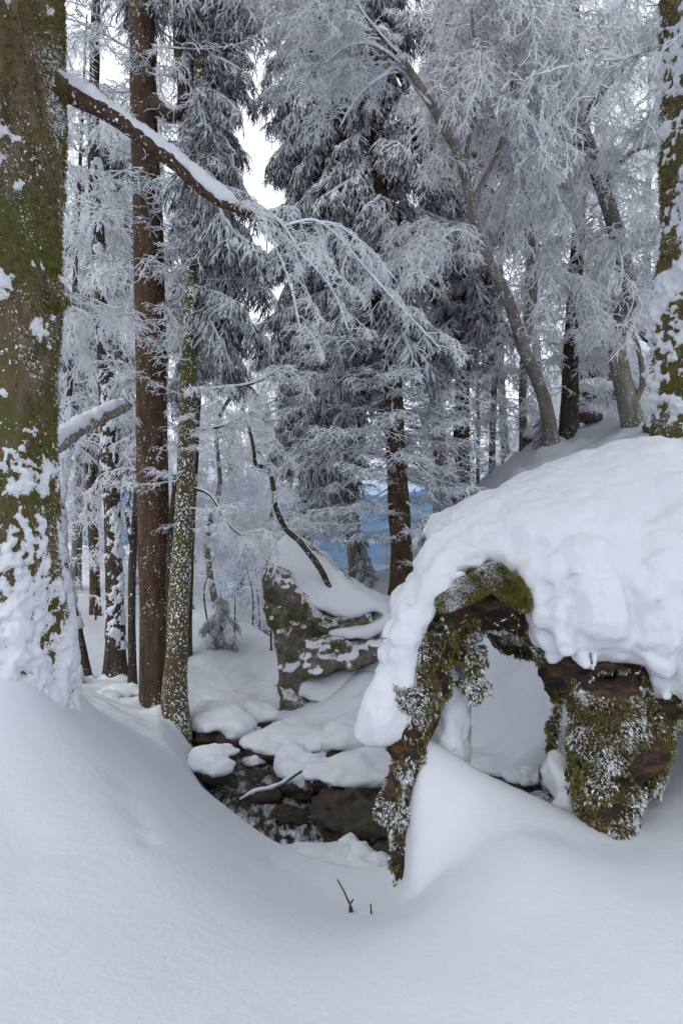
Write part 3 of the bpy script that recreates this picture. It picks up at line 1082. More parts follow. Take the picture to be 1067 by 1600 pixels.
def front_keep(p, nr):
    nz = fbm(p * [6, 6, 6], 3)
    wood_zone = (np.abs(p[:, 0] - P(757, 0, 3.4)[0]) < 0.21) & (p[:, 2] > P(0, 1000, 3.35)[2]) & (p[:, 2] < P(0, 900, 3.35)[2])
    return (nr[:, 1] < 0.55) & (nz > -0.14) & ~wood_zone & ((p[:, 0] > P(650, 0, 3.4)[0]) | (nz > 0.25)) & (ell(p, P(962, 1062, 3.16), (0.17, 0.3, 0.085)) > 0)
rng = np.random.default_rng(6)
moss_on(stump, SB, sv, sq, 130000, rng, M_MOSS, 0.0135, front_keep, blades=2)
def frost_keep(p, nr):
    hang = (ell(p, P(748, 1050, 3.4), (0.14, 0.16, 0.20)) < 0) | (ell(p, P(700, 1010, 3.4), (0.10, 0.2, 0.12)) < 0)
    leg = (p[:, 0] < P(665, 0, 3.4)[0]) & (fbm(p * 7 + 3, 2) > -0.15) & (nr[:, 1] < 0.6)
    return leg | hang | ((nr[:, 2] < 0.2) & (fbm(p * 5 + 9, 2) > 0.30) & (nr[:, 1] < 0.5))
moss_on(stump, SB, sv, sq, 70000, rng, M_MOSS_FROST, 0.016, frost_keep, name='frosted_moss', blades=2, down=0.6)
# moss poking out along the edge of the cap above the arch
ed = []
for k in range(900):
    px = rng.uniform(690, 822)
    py = np.interp(px, [690, 720, 750, 780, 822], [925, 902, 890, 885, 925]) + rng.uniform(-6, 44)
    ed.append(P(px, py, 3.24 + rng.uniform(-0.03, 0.05)))
ed = np.array(ed)
bank_f = lambda p: np.minimum(cap(p, P(692, 942, 3.27), P(770, 897, 3.25), 0.046, 0.052), cap(p, P(770, 897, 3.25), P(818, 940, 3.28), 0.052, 0.042))
bv, bq = surface_nets(bank_f, (0.35, 3.0, -0.7), (1.1, 3.6, -0.1), 0.014, lambda p: 0.02 * fbm(p * 11, 3))
part('moss_cushion', bv, bq, M_MOSS, stump, SB, attr={'frost': np.zeros(len(bv))})
moss_on(stump, SB, bv, bq, 22000, rng, M_MOSS, 0.015, None, blades=2, down=0.1)
# dangling rootlets in the arch
rl = []
for k in range(16):
    a = P(rng.uniform(690, 815), rng.uniform(925, 985), rng.uniform(3.28, 3.4))
    d = np.array([rng.normal(0, .10), rng.normal(0, .04), -rng.uniform(0.03, 0.14)])
    m = a + d * 0.5 + rng.normal(0, .02, 3)
    rl.append(crom([a, m, a + d + rng.normal(0, .02, 3)], 8))
for c in rl:
    V, Q = round_tube(c, np.linspace(0.0045, 0.002, 8), 5)
    part('rootlet', V, Q, M_LIMB, stump, SB)

# ================================================================== NEAR TREES
def pth(lst):
    return [P(*a) for a in lst]

# the big mossy beech at the left edge
big = Tree('beech_tree', 'massive mossy old trunk plastered with snow, one long limb reaching over the stream', pth([(-22, 1130, 3.6), (-26, 900, 3.6), (-28, 700, 3.6), (-14, 480, 3.6), (-22, 300, 3.6), (-22, 0, 3.6), (-30, -300, 3.62), (-30, -900, 3.7), (-30, -1500, 3.8)]),
           [0.375, 0.37, 0.36, 0.375, 0.37, 0.36, 0.34, 0.27, 0.15], M_OLD_BARK, nu=150, nv=420, amp=0.13, flare=0.06, seed=11)
def thr_big(V, rr):
    # snow lies thickest low down and on the weather side
    px = V[:, 0] / V[:, 1] * FPX + 533.5
    py = 800 - V[:, 2] / V[:, 1] * FPX
    h = V[:, 2]
    base = np.interp(h, [-1.2, -0.6, 0.0, 0.7, 1.0, 1.6, 2.6, 9], [-0.9, -0.42, -0.12, 0.05, 0.24, 0.26, 0.10, 0.2])
    return base + np.interp(h, [-0.7, -0.2], [0.1, 0.65]) * np.clip(rr[:, 0] + 0.05, -1, 1)
big_sv, big_sq = crust_on(big, 0.040, thr_big, 5.5, M_SNOW, nu=230, nv=420, z0=-1.6, z1=5.5)
rng = np.random.default_rng(12)
moss_on(big.root, big.base, big.V, big.Q, 150000, rng, M_MOSS, 0.015, lambda p, n: (fbm(p * [3, 3, 1.6], 3) + 0.45 * n[:, 0] > 0.08) & (p[:, 2] < 3.2) & (n[:, 1] < 0.5), blades=1, down=0.8, freq=4)
knob = surface_nets(lambda p: smin(cap(p, P(60, 455, 3.55), P(97, 468, 3.5), 0.13, 0.045), cap(p, P(55, 140, 3.6), P(98, 142, 3.6), 0.15, 0.06), 0.02), (-2.0, 3.2, 0.5), (-1.1, 3.9, 2.6), 0.014, lambda p: 0.018 * fbm(p * 12, 3))
part('burl', *knob, M_OLD_BARK, big.root, big.base)
moss_on(big.root, big.base, *knob, 6000, rng, M_MOSS, 0.017, None, blades=2, down=0.7)
lp = big.limb(pth([(50, 120, 3.62), (120, 152, 3.62), (190, 192, 3.66), (262, 248, 3.72), (330, 306, 3.8), (385, 332, 3.9), (440, 354, 4.0)]), 0.052, 0.017, M_LIMB, snow=0.055, nu=24, n=60)
sub = [[(440, 354, 4.0), (490, 345, 4.05), (530, 372, 4.1), (580, 430, 4.15), (640, 495, 4.2), (690, 548, 4.25)],
       [(420, 346, 3.97), (470, 395, 4.0), (520, 455, 4.05), (545, 520, 4.1)],
       [(400, 338, 3.93), (430, 385, 3.95), (455, 450, 3.98), (470, 520, 4.0)],
       [(470, 349, 4.03), (520, 350, 4.1), (570, 385, 4.2), (620, 440, 4.3)],
       [(350, 316, 3.83), (400, 322, 3.75), (440, 350, 3.7), (480, 410, 3.66)]]
for k, s in enumerate(sub):
    big.limb(pth(s), 0.010 if k == 0 else 0.0065, 0.004, M_RIME_DARK, snow=0.006, nu=8, n=30, kinds=SPARSE, count=13 if k == 0 else 8, size=0.25, t0=0.12, seed=30 + k, tilt=(0.35, .25))
big.limb(pth([(20, 740, 4.2), (85, 698, 5.0), (140, 662, 5.8), (196, 634, 6.6)]), 0.06, 0.055, M_BEECH_BARK, snow=0.05, nu=14, n=40)
for s in ([(70, 440, 3.7), (110, 470, 4.2), (150, 488, 4.8)],):
    big.limb(pth(s), 0.02, 0.014, M_BEECH_BARK, snow=0.03, nu=10, n=20, kinds=SPARSE, count=6, size=0.5)

for k, (dx, dy, dz) in enumerate([(2.2, -1.0, 3.2), (1.6, -2.4, 3.6), (-0.6, -2.8, 3.4), (2.6, -2.6, 4.6), (-2.4, -0.6, 3.8), (0.6, -3.6, 4.2), (1.0, -3.4, 2.6), (2.8, -3.0, 3.0), (-0.8, -3.6, 2.4), (2.0, -4.6, 3.6), (0.2, -5.0, 3.0), (3.4, -4.4, 3.4)]):  # unseen limbs above the view, added as a canopy to shade the foreground snow
    a = big.at_z(4.6 + 0.35 * k if k < 6 else 3.4 + 0.3 * (k - 6))[0]
    big.limb([a, a + np.array([dx * .45, dy * .45, dz * .28]), a + np.array([dx, dy, dz * .5])], 0.09, 0.02, M_BEECH_BARK, snow=0.04, nu=10, n=30, kinds=FAN + VEIL, count=52, size=1.3, t0=.12, seed=80 + k, az_follow=False, overhead=True)

# mossy trunk at the right edge
rt = Tree('beech_tree', 'snow-plastered mossy trunk rising behind the snow-capped stump', pth([(1085, 830, 5.5), (1084, 600, 5.5), (1092, 300, 5.5), (1092, 0, 5.5), (1098, -400, 5.5), (1098, -1000, 5.5)]),
          [0.29, 0.275, 0.275, 0.27, 0.25, 0.16], M_OLD_BARK, nu=90, nv=300, amp=0.15, flare=0.2, seed=13)
crust_on(rt, 0.070, lambda V, rr: 0.06 - 0.30 * rr[:, 0] + 0.30 * np.sin(V[:, 2] * 3.1), 4.0, M_SNOW, nu=170, nv=420, z0=-0.9, z1=5.5)
moss_on(rt.root, rt.base, rt.V, rt.Q, 60000, rng, M_MOSS, 0.022, lambda p, n: (fbm(p * [3, 3, 1.6], 3) - 0.3 * n[:, 0] > -0.1) & (p[:, 2] < 5.5) & (n[:, 1] < 0.5), blades=1, down=0.8, freq=4)
rt.branches(FAN + VEIL, 16, 3.4, 9.0, lambda f: 0.9)
for k, (dx, dy, dz) in enumerate([(-1.8, -2.2, 2.6), (-0.4, -3.4, 3.0), (-1.2, -4.2, 3.6), (1.6, -2.4, 3.2)]):  # more out-of-view limbs, added overhead to darken the near snow
    a = rt.at_z(4.9 + 0.3 * k)[0]
    rt.limb([a, a + np.array([dx * .45, dy * .45, dz * .28]), a + np.array([dx, dy, dz * .5])], 0.08, 0.02, M_BEECH_BARK, snow=0.04, nu=10, n=30, kinds=FAN + VEIL, count=44, size=1.3, t0=.15, seed=120 + k, az_follow=False, overhead=True)

# ================================================================== TRUNKS ON THE LEFT BANK
def top(lst, z):
    """continue a path upwards to height z"""
    a, b = np.array(lst[-2]), np.array(lst[-1])
    d = unit(b - a)
    d[2] = max(d[2], 0.9)
    d[0] *= 0.5
    return lst + [b + d * (z - b[2]) * 0.5, b + d * (z - b[2])]

spA = Tree('spruce_tree', 'tall straight spruce with smooth brown trunk, its foot joined to a mossier one', top(pth([(247, 1112, 7.0), (240, 800, 7.0), (237, 600, 7.0), (233, 400, 7.0), (226, 200, 7.0), (222, 0, 7.0)]), 8.5),
           [0.165, 0.160, 0.152, 0.148, 0.135, 0.120, 0.09, 0.04], M_SPRUCE_BARK, nu=40, nv=200, amp=0.05, seed=21)
spA.branches(DEAD, 40, 0.3, 5.5, lambda f: 0.42 + 0.35 * f, tilt=(-0.02, .15))
spA.branches(SPARSE, 14, 2.0, 5.2, lambda f: 0.7, tilt=(0.1, .2))
spA.branches(LIVE, 30, 5.6, 8.4, lambda f: 0.55 - 0.4 * f)
spA.limb(pth([(228, 150, 7.0), (255, 172, 6.9), (274, 182, 6.9), (287, 168, 6.9), (286, 120, 6.9), (280, 60, 6.9), (284, -40, 6.9), (290, -300, 6.9)]), 0.075, 0.05, M_DARK_BARK, snow=0.03, nu=16, n=50, kinds=SPARSE, count=6, size=0.6)

spB = Tree('spruce_tree', 'slimmer lichen-mottled trunk leaning off the foot of the straight brown spruce', top(pth([(272, 1158, 6.6), (277, 1000, 6.62), (288, 800, 6.66), (296, 600, 6.7), (302, 450, 6.75), (310, 250, 6.8), (316, 0, 6.9)]), 8.5),
           [0.115, 0.098, 0.095, 0.082, 0.07, 0.065, 0.06, 0.045, 0.02], M_SPRUCE_BARK2, nu=32, nv=180, amp=0.10, flare=0.5, seed=22)
spB.branches(DEAD, 26, -0.2, 2.6, lambda f: 0.42, tilt=(0.0, .15))
spB.branches(LIVE, 70, 1.9, 7.0, lambda f: 0.42 + 0.1 * math.sin(9 * f), az=0.0, az_sd=1.0, tilt=(0.35, .2))
spB.branches(LIVE, 20, 6.4, 8.4, lambda f: 0.45 - 0.3 * f)
spB.limb(pth([(268, 1040, 6.75), (265, 920, 6.85), (268, 830, 6.9), (276, 740, 6.9)]), 0.045, 0.03, M_DARK_BARK, nu=12, n=30)
spB.limb(pth([(300, 762, 6.65), (330, 775, 6.55), (352, 812, 6.5), (375, 835, 6.45), (395, 838, 6.4)]), 0.014, 0.006, M_DARK_BARK, snow=0.008, nu=8, n=24, kinds=SPARSE, count=9, size=0.42, t0=.4, tilt=(.3, .2))
for s in ([(300, 672, 6.7), (340, 668, 6.6), (385, 650, 6.5)], [(303, 610, 6.7), (350, 606, 6.6), (400, 598, 6.5), (440, 575, 6.4)]):
    spB.limb(pth(s), 0.014, 0.006, M_DARK_BARK, snow=0.014, nu=8, n=20, kinds=SPARSE, count=8, size=0.36, t0=.2)

spD = Tree('spruce_tree', 'narrow spruce with hanging frosted boughs behind the paired trunks', top(pth([(287, 1030, 10.5), (300, 700, 10.5), (318, 400, 10.5), (336, 0, 10.5)]), 10.5),
           [0.11, 0.10, 0.09, 0.075, 0.05, 0.02], M_SPRUCE_BARK, nu=20, nv=120, seed=23)
spD.branches(LIVE, 130, 2.2, 9.0, lambda f: 0.52 - 0.10 * f, tilt=(0.25, .2))
spD.branches(LIVE, 24, 8.4, 10.4, lambda f: 0.45 - 0.35 * f, tilt=(0.2, .2))

bC = Tree('beech_tree', 'dark slender trunk with snow patches growing between the big beech and the spruces', top(pth([(181, 1072, 8.5), (179, 900, 8.5), (171, 700, 8.5), (161, 500, 8.5), (153, 360, 8.5), (147, 250, 8.5), (150, 0, 8.5)]), 11),
          [0.125, 0.105, 0.095, 0.085, 0.075, 0.065, 0.055, 0.04, 0.02], M_DARK_BARK, nu=30, nv=160, amp=0.12, seed=24)
crust_on(bC, 0.035, lambda V, rr: 0.35 - 0.25 * rr[:, 0], 6.0, M_SNOW, nu=60, nv=300, z0=-1.7, z1=4.5)
bC.branches(VEIL + FAN, 46, 0.6, 10.5, lambda f: 0.75, tilt=(0.0, .2))
bC.limb(pth([(162, 498, 8.5), (145, 500, 8.3), (120, 487, 8.1), (95, 462, 8.0)]), 0.03, 0.015, M_BEECH_BARK, snow=0.035, nu=10, n=24, kinds=VEIL, count=5, size=0.5)

bD = Tree('beech_tree', 'thin dark forked stem tucked beside the straight brown spruce', top(pth([(208, 1085, 8.0), (206, 950, 8.0), (209, 850, 8.0), (216, 760, 8.1), (222, 640, 8.2)]), 6),
          [0.05, 0.045, 0.045, 0.04, 0.03, 0.02, 0.01], M_DARK_BARK, nu=14, nv=70, seed=25)
bD.limb(pth([(209, 860, 8.0), (204, 840, 7.9), (198, 800, 7.9)]), 0.03, 0.02, M_DARK_BARK, snow=0.02, nu=8, n=14)
bD.branches(SPARSE, 12, -0.3, 5, lambda f: 0.8)
bE = Tree('beech_tree', 'crooked snow-coated sapling leaning away from the big mossy trunk', top(pth([(138, 1070, 9.0), (122, 985, 9.0), (102, 890, 9.0), (95, 800, 9.0), (104, 700, 9.1), (112, 560, 9.2)]), 7),
          [0.065, 0.06, 0.055, 0.05, 0.045, 0.035, 0.025, 0.01], M_DARK_BARK, nu=14, nv=80, seed=26)
crust_on(bE, 0.035, lambda V, rr: -0.1 - 0.3 * rr[:, 0], 7.0, M_SNOW, nu=30, nv=150, z0=-1.6, z1=2)
bE.branches(FAN + VEIL, 26, -0.6, 6.5, lambda f: 0.8)

# ================================================================== CENTRE SPRUCES
s1 = Tree('spruce_tree', 'reddish-brown spruce trunk with tiers of bare rimed branches beside the blue valley', top(pth([(624, 950, 9.5), (627, 880, 9.5), (624, 800, 9.5), (618, 700, 9.5), (612, 560, 9.5), (600, 400, 9.5), (592, 250, 9.5), (590, 0, 9.5)]), 10.5),
          [0.155, 0.15, 0.145, 0.135, 0.12, 0.105, 0.095, 0.08, 0.05, 0.02], M_SPRUCE_BARK, nu=36, nv=220, amp=0.07, flare=0.15, seed=31)
s1.branches(DEAD, 66, -0.2, 2.6, lambda f: 0.75 + 0.15 * f, tilt=(0.0, .12))
s1.branches(DEAD, 26, -0.9, 1.2, lambda f: 0.30, tilt=(0.0, .12))
s1.branches(LIVE, 90, 2.5, 8.4, lambda f: 0.60 - 0.08 * f, tilt=(0.12, .2))
s1.branches(LIVE, 24, 8.3, 10.4, lambda f: 0.5 - 0.4 * f, tilt=(0.12, .2))

s2 = Tree('spruce_tree', 'grey twin-stemmed spruce standing just behind the snow-topped boulder', top(pth([(555, 905, 10.6), (553, 800, 10.6), (549, 690, 10.6), (545, 500, 10.6), (540, 250, 10.6), (538, 0, 10.6)]), 10.5),
          [0.085, 0.082, 0.08, 0.075, 0.065, 0.055, 0.04, 0.015], M_BEECH_BARK, nu=24, nv=160, seed=32)
s2.limb(pth([(553, 905, 10.55), (546, 800, 10.5), (540, 690, 10.5), (532, 500, 10.5), (525, 300, 10.5), (520, 0, 10.5), (515, -300, 10.5)]), 0.075, 0.04, M_BEECH_BARK, nu=20, n=90, name='second_stem')
s2.branches(DEAD, 56, -0.3, 2.4, lambda f: 0.85, az=math.pi, az_sd=1.1, tilt=(0.05, .15))
s2.branches(LIVE, 46, 0.9, 2.6, lambda f: 0.62, az=math.pi, az_sd=1.0, tilt=(0.3, .2))
s2.branches(LIVE, 95, 2.3, 8.6, lambda f: 0.66, tilt=(0.2, .2))
s2.branches(LIVE, 20, 8.2, 10.4, lambda f: 0.5 - 0.4 * f, tilt=(0.15, .2))

s3 = Tree('spruce_tree', 'broad frosted spruce whose boughs hang over the leaning sapling', top(pth([(478, 905, 12.0), (478, 600, 12.0), (474, 300, 12.0), (476, 0, 12.0)]), 12),
          [0.13, 0.12, 0.11, 0.09, 0.06, 0.02], M_SPRUCE_BARK, nu=20, nv=120, seed=33)
s3.branches(DEAD, 40, -0.6, 2.5, lambda f: 0.85, tilt=(0.05, .15))
s3.branches(LIVE, 40, 1.4, 3.2, lambda f: 0.55, tilt=(0.25, .2))
s3.branches(LIVE, 105, 3.0, 9.6, lambda f: 0.56, tilt=(0.2, .2))
s3.branches(LIVE, 26, 9.3, 11.9, lambda f: 0.5 - 0.4 * f, tilt=(0.15, .2))

s4 = Tree('spruce_tree', 'dark spruce with a dense crown behind the arching pale limb', top(pth([(722, 790, 12.0), (721, 650, 12.0), (727, 500, 12.0), (730, 400, 12.0), (726, 250, 12.0), (716, 0, 12.0)]), 12),
          [0.135, 0.125, 0.115, 0.105, 0.095, 0.08, 0.05, 0.02], M_SPRUCE_BARK, nu=24, nv=160, amp=0.08, seed=34)
s4.branches(DEAD, 46, 0.4, 4.0, lambda f: 0.6, tilt=(0.0, .15))
s4.branches(LIVE, 92, 3.2, 9.2, lambda f: 0.58, tilt=(0.2, .2))
s4.branches(LIVE, 24, 9.0, 11.9, lambda f: 0.5 - 0.4 * f, tilt=(0.15, .2))

s5 = Tree('beech_tree', 'bowed beech sending snow-lined limbs across the reddish spruce trunk', top(pth([(690, 800, 11.0), (689, 735, 11.0), (682, 650, 11.0), (674, 610, 11.0), (655, 585, 11.0), (632, 566, 10.8)]), 4.2),
          [0.10, 0.095, 0.085, 0.075, 0.065, 0.055, 0.04, 0.02], M_BEECH_BARK, nu=20, nv=100, seed=35)
s5.limb(pth([(688, 750, 11.0), (672, 738, 10.6), (650, 722, 10.2), (620, 714, 9.9), (590, 712, 9.8), (562, 706, 9.8)]), 0.055, 0.03, M_BEECH_BARK, snow=0.04, nu=14, n=40, kinds=SPARSE, count=6, size=0.6)
s5.limb(pth([(684, 690, 11.0), (665, 672, 10.8), (640, 668, 10.6)]), 0.035, 0.02, M_BEECH_BARK, snow=0.03, nu=10, n=20, kinds=SPARSE, count=5, size=0.6)
s5.branches(SPARSE + FAN, 26, 0.4, 4.0, lambda f: 0.7)
s6 = Tree('spruce_tree', 'thin dark spruce pole between the bowed beech and dense dark spruce', top(pth([(683, 800, 12.4), (680, 650, 12.4), (678, 560, 12.4), (676, 300, 12.4)]), 12),
          [0.075, 0.07, 0.065, 0.05, 0.035, 0.015], M_SPRUCE_BARK, nu=14, nv=90, seed=36)
s6.branches(DEAD, 26, 0.2, 3, lambda f: 0.55)
s6.branches(LIVE, 60, 3.2, 12, lambda f: 0.55 - 0.3 * f, tilt=(.2, .2))

# ================================================================== BEECHES ON THE RIGHT SLOPE
r1 = Tree('beech_tree', 'twisting grey beech with an S-shaped trunk and weeping rimed branches', top(pth([(990, 672, 10.0), (978, 620, 10.0), (963, 545, 10.0), (972, 490, 10.0), (985, 460, 9.9), (968, 385, 9.7), (940, 290, 9.4), (905, 190, 9.0), (878, 90, 8.7), (852, -10, 8.4)]), 8.5),
          [0.135, 0.13, 0.12, 0.115, 0.11, 0.105, 0.10, 0.09, 0.08, 0.07, 0.05, 0.02], M_BEECH_BARK, nu=28, nv=220, amp=0.08, seed=41)
r1.branches(VEIL, 46, 3.0, 8.4, lambda f: 0.78, tilt=(-0.1, .25))
r1.branches(FAN, 18, 2.6, 7, lambda f: 0.7, tilt=(-0.1, .25))
r1.limb(pth([(878, 92, 8.7), (858, 82, 8.5), (842, 95, 8.3), (800, 105, 8.1), (765, 118, 8.0), (740, 150, 7.9)]), 0.04, 0.012, M_BEECH_BARK, snow=0.03, nu=12, n=40, kinds=VEIL, count=16, size=0.62, t0=.15)
r1.limb(pth([(866, 45, 8.5), (848, 70, 8.3), (842, 40, 8.2), (815, 5, 8.1), (800, -60, 8.0)]), 0.03, 0.02, M_DARK_BARK, snow=0.015, nu=10, n=30, kinds=VEIL, count=8, size=0.6)
r1.limb(pth([(905, 190, 9.0), (960, 120, 8.6), (1010, 80, 8.2), (1060, 70, 8.0)]), 0.04, 0.015, M_BEECH_BARK, snow=0.03, nu=10, n=30, kinds=VEIL + FAN, count=16, size=0.62)
r1.limb(pth([(940, 290, 9.4), (985, 240, 8.8), (1030, 225, 8.4)]), 0.035, 0.015, M_BEECH_BARK, snow=0.03, nu=10, n=30, kinds=VEIL + FAN, count=14, size=0.62)
r1.limb(pth([(972, 400, 9.7), (1000, 385, 9.2), (1040, 380, 8.9)]), 0.03, 0.012, M_BEECH_BARK, snow=0.03, nu=10, n=30, kinds=VEIL + FAN, count=12, size=0.6)
r1.limb(pth([(990, 630, 10.0), (1003, 600, 9.9), (1000, 560, 9.8), (985, 520, 9.6), (960, 512, 9.4), (930, 545, 9.2)]), 0.05, 0.015, M_BEECH_BARK, snow=0.02, nu=12, n=40, kinds=FAN + SPARSE, count=10, size=0.5, t0=.5)

r2 = Tree('beech_tree', 'straight dark brown trunk between the S-shaped beech and the bent one', top(pth([(888, 700, 11.0), (890, 600, 11.0), (895, 480, 11.0), (903, 360, 11.0), (905, 250, 11.0), (900, 100, 11.0)]), 12),
          [0.135, 0.125, 0.115, 0.10, 0.09, 0.08, 0.05, 0.02], M_DARK_BARK, nu=28, nv=140, seed=42)
r2.branches(VEIL + FAN, 50, 2.2, 11.5, lambda f: 0.85, tilt=(-.1, .25))
r2.branches(SPARSE, 16, 1.3, 3.6, lambda f: 0.9)

r3 = Tree('beech_tree', 'bent beech whose pale upper stem arches far left in front of the spruces', top(pth([(862, 705, 10.5), (857, 660, 10.4), (845, 610, 10.2), (818, 545, 9.7), (790, 460, 9.0), (748, 375, 8.4), (722, 260, 7.9), (685, 185, 7.6), (645, 118, 7.4), (600, 62, 7.2)])[:-1], 5.0)[:-2] + pth([(600, 62, 7.2), (570, 48, 7.1), (540, 44, 7.0), (500, 40, 6.9)]),
          [0.105, 0.10, 0.092, 0.085, 0.072, 0.062, 0.055, 0.048, 0.042, 0.034, 0.028, 0.018, 0.010], M_BEECH_BARK, nu=24, nv=240, amp=0.06, seed=43)
r3.limb(pth([(655, 130, 7.45), (620, 95, 7.3), (580, 70, 7.1), (545, 72, 6.9), (505, 100, 6.8)]), 0.026, 0.008, M_RIME_DARK, snow=0.02, nu=10, n=30, kinds=SPARSE + FAN, count=16, size=0.5)
r3.limb(pth([(672, 165, 7.5), (625, 110, 7.4), (600, 118, 7.3), (560, 150, 7.2), (530, 200, 7.1)]), 0.022, 0.007, M_RIME_DARK, snow=0.018, nu=10, n=30, kinds=SPARSE + FAN, count=16, size=0.5)
r3.limb(pth([(600, 62, 7.2), (540, 30, 7.1), (470, 20, 7.0), (410, 30, 6.9)]), 0.02, 0.006, M_RIME_DARK, snow=0.016, nu=10, n=30, kinds=SPARSE + FAN, count=18, size=0.5)
r3.limb(pth([(622, 85, 7.25), (590, 50, 7.0), (560, 10, 6.8), (540, -40, 6.7)]), 0.02, 0.006, M_RIME_DARK, snow=0.016, nu=10, n=30, kinds=SPARSE + FAN, count=12, size=0.5)
r3.limb(pth([(735, 320, 8.15), (780, 230, 8.0), (800, 130, 7.9), (790, 20, 7.8), (780, -100, 7.7)]), 0.035, 0.012, M_BEECH_BARK, snow=0.02, nu=10, n=40, kinds=VEIL, count=20, size=0.66, az_follow=False)
r3.limb(pth([(722, 262, 7.9), (745, 150, 7.7), (738, 40, 7.6), (730, -80, 7.5)]), 0.03, 0.01, M_BEECH_BARK, snow=0.02, nu=10, n=40, kinds=VEIL, count=18, size=0.6, az_follow=False)
r3.limb(pth([(818, 545, 9.7), (832, 450, 9.5), (822, 330, 9.4), (812, 200, 9.3), (805, 60, 9.2), (800, -80, 9.2)]), 0.075, 0.035, M_BEECH_BARK, nu=16, n=60, kinds=VEIL, count=30, size=0.7, az_follow=False)
r3.limb(pth([(748, 378, 8.4), (715, 360, 8.1), (690, 375, 7.9), (670, 420, 7.8)]), 0.02, 0.007, M_RIME_DARK, snow=0.016, nu=10, n=30, kinds=VEIL, count=12, size=0.5)

thin = [((818, 720, 12.0), (816, 600, 12.0), (822, 500, 12.0), (826, 380, 12.0), 0.07, 'slender grey beech stem just left of the bent beech'),
        ((768, 745, 12.5), (770, 640, 12.5), (774, 540, 12.5), (765, 430, 12.5), 0.062, 'wavy slim beech pole standing alone between spruce and slender stems'),
        ((746, 760, 13.5), (747, 650, 13.5), (744, 560, 13.5), (742, 420, 13.5), 0.04, 'thinnest beech pole close beside the dense dark spruce'),
        ((940, 610, 15.0), (925, 560, 15.0), (912, 520, 15.0), (905, 460, 15.0), 0.13, 'short leaning beech rooted on the snowy rocks up the slope'),
        ((1005, 580, 16.0), (1000, 500, 16.0), (1010, 420, 16.0), (1012, 300, 16.0), 0.10, 'beech high up the rocky slope behind the S-shaped trunk')]
for k, t in enumerate(thin):
    tr = Tree('beech_tree', t[5], top(pth(t[:4]), 11), [t[4], t[4] * .95, t[4] * .85, t[4] * .7, t[4] * .5, t[4] * .2], M_BEECH_BARK if k != 3 else M_DARK_BARK, nu=14, nv=80, seed=50 + k)
    tr.branches(VEIL + FAN, 30, tr.base[2] + 1.6, 10.8, lambda f: 0.8, tilt=(-.1, .25))
    tr.branches(SPARSE, 10, tr.base[2] + 0.4, tr.base[2] + 2.5, lambda f: 0.8)

# ================================================================== TREES FURTHER BACK
back = [  # px, depth, height, radius, kind, label
    (150, 12.5, 9, 0.10, 'L', 'frost-grey spruce hanging behind the dark slender trunk'),
    (118, 15, 12, 0.12, 'V', 'rime-white beech on the left slope behind the crooked sapling'),
    (215, 16, 12, 0.10, 'V', 'rime-white beech seen between the dark trunk and brown spruce'),
    (262, 19, 13, 0.12, 'V', 'rime-white beech far up the left slope behind the paired trunks'),
    (338, 15, 6.5, 0.07, 'V', 'low weeping rimed beech just right of the paired trunks'),
    (372, 19, 8.0, 0.10, 'V', 'tall rimed beech between the paired trunks and the boulder'),
    (415, 17, 7.0, 0.07, 'V', 'rimed beech standing down behind the boulder'),
    (160, 24, 14, 0.14, 'V', 'distant white beech at the top of the left slope'),
    (300, 27, 14, 0.15, 'V', 'distant white beech behind the low weeping one'),
    (55, 20, 13, 0.14, 'V', 'white beech hidden partly by the massive mossy trunk'),
    (-30, 13, 11, 0.12, 'V', 'rimed beech standing directly behind the massive mossy trunk'),
    (-150, 17, 12, 0.13, 'V', 'rimed beech further up the slope behind the massive mossy trunk'),
    (450, 24, 14, 0.12, 'V', 'white beech far down the gully behind the broad spruce'),
    (690, 17, 12, 0.10, 'V', 'rimed beech in the gap right of the reddish spruce'),
    (790, 17, 14, 0.10, 'V', 'rimed beech behind the wavy slim pole'),
    (845, 19, 15, 0.12, 'V', 'rimed beech behind the bent beech'),
    (955, 20, 14, 0.13, 'V', 'rimed beech on the ridge above the rocks'),
    (1050, 18, 13, 0.13, 'V', 'rimed beech on the ridge behind the right mossy trunk'),
]
for k, (px, d, h, r, kind, lab) in enumerate(back):
    x = (px - 533.5) / FPX * d
    gz = ground_z(x, d)
    rg = np.random.default_rng(600 + k)
    pts = [np.array([x, d, gz - 0.1])]
    for j in range(1, 6):
        pts.append(np.array([x + rg.normal(0, .12) * j ** .7, d + rg.normal(0, .12), gz + h * j / 5]))
    tr = Tree('spruce_tree' if kind == 'L' else 'beech_tree', lab, pts, [r, r * .9, r * .75, r * .6, r * .4, r * .15], M_SPRUCE_BARK if kind == 'L' else M_BEECH_BARK, nu=10, nv=60, seed=70 + k)
    sc = 0.9 + 0.03 * d
    if kind == 'L':
        tr.branches(LIVE, 120, gz + (4.0 if k == 0 else h * .35), gz + h, lambda f: 0.75 * sc * (1 - .5 * f), tilt=(.2, .2))
    else:
        tr.branches(VEIL + FAN, 33, gz + 0.8, gz + h, lambda f: sc * (0.72 - 0.2 * f), tilt=(-.05, .25))

